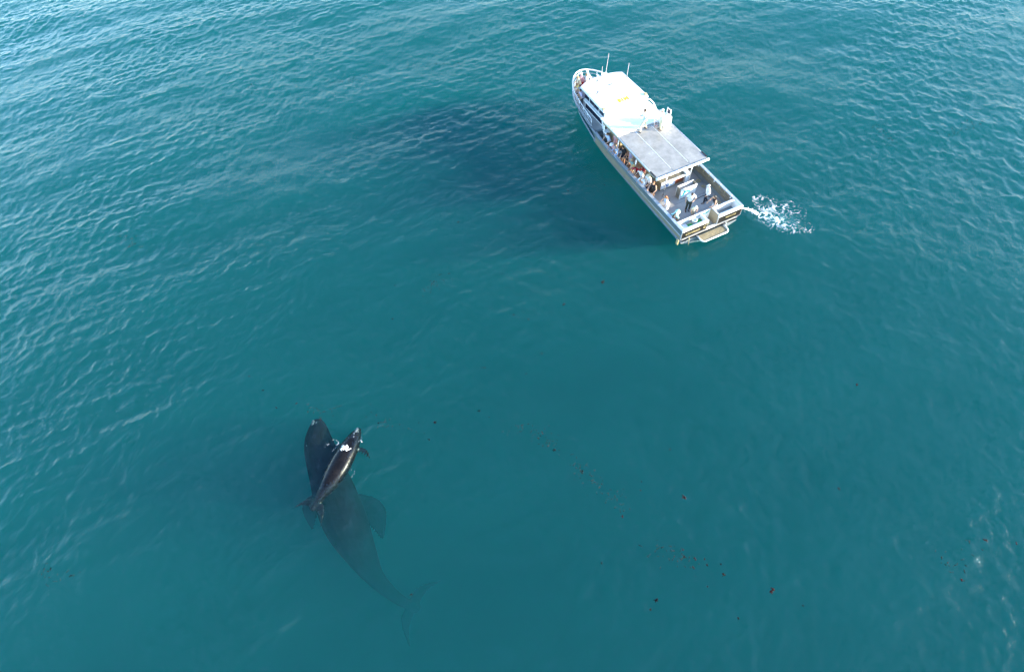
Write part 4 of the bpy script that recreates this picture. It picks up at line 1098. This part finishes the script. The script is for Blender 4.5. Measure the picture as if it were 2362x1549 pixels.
SPECKS = [
    (6.39, 21.99, 2, 1.6, 'largest brown seaweed clump, floating below the stern of the boat'),
    (10.9, 2.7, 1, 1.6, 'large dark red seaweed clump in the lower right water'),
    (7.93, 7.45, 1, 1.3, 'reddish seaweed clump alone in the right middle water'),
    (5.41, 2.83, 0, 1.3, 'round dark seaweed clump lowest near the bottom edge'),
    (-4.99, 13.24, 0, 1.3, "dark seaweed clump just right of the whales' heads"),
    (1.64, 10.78, 0, 1.1, 'dark seaweed clump beside the upper weed line'),
    (19.71, 2.25, 1, 1.1, 'red seaweed clump nearest the lower right edge'),
    (21.7, 3.82, 1, 1.1, 'red seaweed clump above the other one at the right edge'),
    (3.58, 20.45, 1, 1.1, 'dark red seaweed clump midway between boat and whales'),
] + [(x, y, k, s, 'small seaweed clump, one of the tiny specks scattered over the sea') for x, y, k, s in (
    (-7.54, 23.63, 0, 0.75),
    (-0.2, 23.6, 0, 0.64),
    (0.26, 20.11, 1, 0.82),
    (1.16, 19.58, 1, 0.78),
    (-1.84, 13.22, 0, 0.58),
    (-2.39, 13.67, 0, 0.86),
    (-13.32, 15.46, 1, 0.7),
    (-8.3, 13.61, 0, 0.79),
    (-15.49, 16.6, 0, 0.8),
    (-14.51, 15.32, 0, 0.76),
    (2.96, 9.41, 0, 0.87),
    (5.98, 8.48, 0, 0.56),
    (5.83, 8.03, 2, 0.55),
    (4.6, 6.83, 1, 0.79),
    (15.96, 7.03, 1, 0.8),
    (7.22, 4.57, 2, 0.63),
    (7.72, 4.46, 1, 0.88),
    (8.17, 4.37, 2, 0.63),
    (8.22, 4.1, 0, 0.79),
    (7.53, 4.06, 1, 0.88),
    (8.87, 4.06, 0, 0.7),
    (8.86, 3.61, 2, 0.87),
    (7.97, 3.16, 0, 0.62),
    (12.09, 1.93, 0, 0.59),
    (-11.17, 35.98, 0, 0.86),
    (5.39, 30.82, 2, 0.88),
    (8.2, 30.94, 1, 0.73),
    (5.18, 27.36, 0, 0.66),
    (-2.96, 28.82, 2, 0.89),
    (19.27, 12.6, 1, 0.85),
    (-6.32, 4.29, 2, 0.69),
    (-27.3, 30.45, 0, 0.72),
    (-3.84, 24.16, 1, 0.7),
    (-4.89, 23.63, 0, 0.68),
    (-2.03, 16.53, 0, 0.58),
    (0.61, 15.77, 2, 0.59),
    (-5.33, 12.21, 0, 0.73),
    (-16.52, 17.7, 1, 0.68),
    (3.16, 4.71, 0, 0.71),
    (8.96, 1.7, 0, 0.8),
    (5.05, 2.46, 2, 0.76),
    (23.07, 3.52, 1, 0.78),
    (-25.17, 7.38, 0, 0.73),
    (-23.96, 6.94, 0, 0.82),
    (-21.62, 49.47, 2, 0.87),
    (-1.87, 16.48, 2, 0.63),
    (1.71, 17.0, 2, 0.67),
    (7.89, 10.1, 2, 0.67),
    (-7.65, 20.87, 0, 0.78),
)]
for x, y, k, s, lab in SPECKS:
    place_weed(x, y, k, s, lab, "seaweed clumps adrift on the sea")
def drift(name, pts, n, spread, label, kinds=(1, 2, 2, 0)):
    b = [MB(), MB(), MB()]
    m = MB(); fm = []
    L = [Vector((p[0], p[1], 0)) for p in pts]
    c = catmull(L, 10)
    for i in range(n):
        p = c[rc.randrange(len(c))] + Vector((rc.gauss(0, spread), rc.gauss(0, spread), 0))
        a = rc.uniform(0, 6.28); l = rc.uniform(.03, .13) if rc.random() > .15 else rc.uniform(.12, .22)
        z = sea_z(p.x, p.y) + 0.004
        nf = len(m.f)
        m.tube([(p.x, p.y, z), (p.x + l * math.cos(a), p.y + l * math.sin(a), z + .01)], [rc.uniform(.008, .022), .006], 5)
        fm += [rc.choice((0, 0, 1, 1, 2))] * (len(m.f) - nf)
    me = m.mesh(name)
    for w_ in (WEEDS[2], WEEDS[1], mat("weed_pale", (0.035, 0.036, 0.02), 0.6, spec=0.06, var=0.3)): me.materials.append(w_)
    me.polygons.foreach_set("material_index", fm)
    tag(link(bpy.data.objects.new(name, me)), label, "seaweed", kind="stuff")
for pts, n, lab in [([(-0.87, 12.21), (0.24, 12.11), (1.03, 11.54), (1.92, 10.92)], 60, 'thin brown weed line right of the whales'),
    ([(2.64, 10.09), (2.99, 9.31), (3.67, 8.53), (4.83, 7.37)], 80, 'speckled brown weed line below the middle of the sea'),
    ([(5.49, 4.83), (6.47, 4.87), (7.09, 4.77), (7.38, 4.23)], 45, 'short reddish weed line in the lower middle water'),
    ([(-5.5, 22.53), (-4.74, 23.72), (-3.84, 24.16)], 35, 'brown weed patch between boat and mother whale'),
    ([(19.12, 3.0), (19.81, 3.13), (21.06, 3.89)], 22, 'red weed streak near the lower right edge'),
    ([(-29.01, 31.81), (-26.86, 30.04)], 30, 'brown weed patch far left of the boat'),
    ([(-7.33, 49.74), (-2.04, 49.21)], 50, 'brown weed streak on the far water left of the bow'),
    ([(-21.92, 48.84), (-17.4, 48.33)], 40, 'brown weed streak at the far upper left'),
    ([(-13.78, 48.46), (-10.95, 48.48)], 40, 'brown weed patch between the far streaks'),
    ([(-25.69, 7.37), (-23.85, 6.97)], 16, 'red brown weed patch near the lower left edge'),
    ([(-12.43, 14.92), (-11.09, 14.48)], 25, 'brown weed scraps ahead of the mother whale'),
    ([(30.21, 34.21), (30.75, 31.75)], 40, 'brown weed patch in the upper right waves'),
    ([(34.72, 32.36), (37.83, 33.13)], 40, 'brown weed streak nearest the upper right edge'),
    ([(-8.62, 13.9), (-6.07, 12.91)], 25, 'scattered weed scraps to the right of the calf')]:
    drift("drifting_weed_line", pts, n, 0.28, lab)
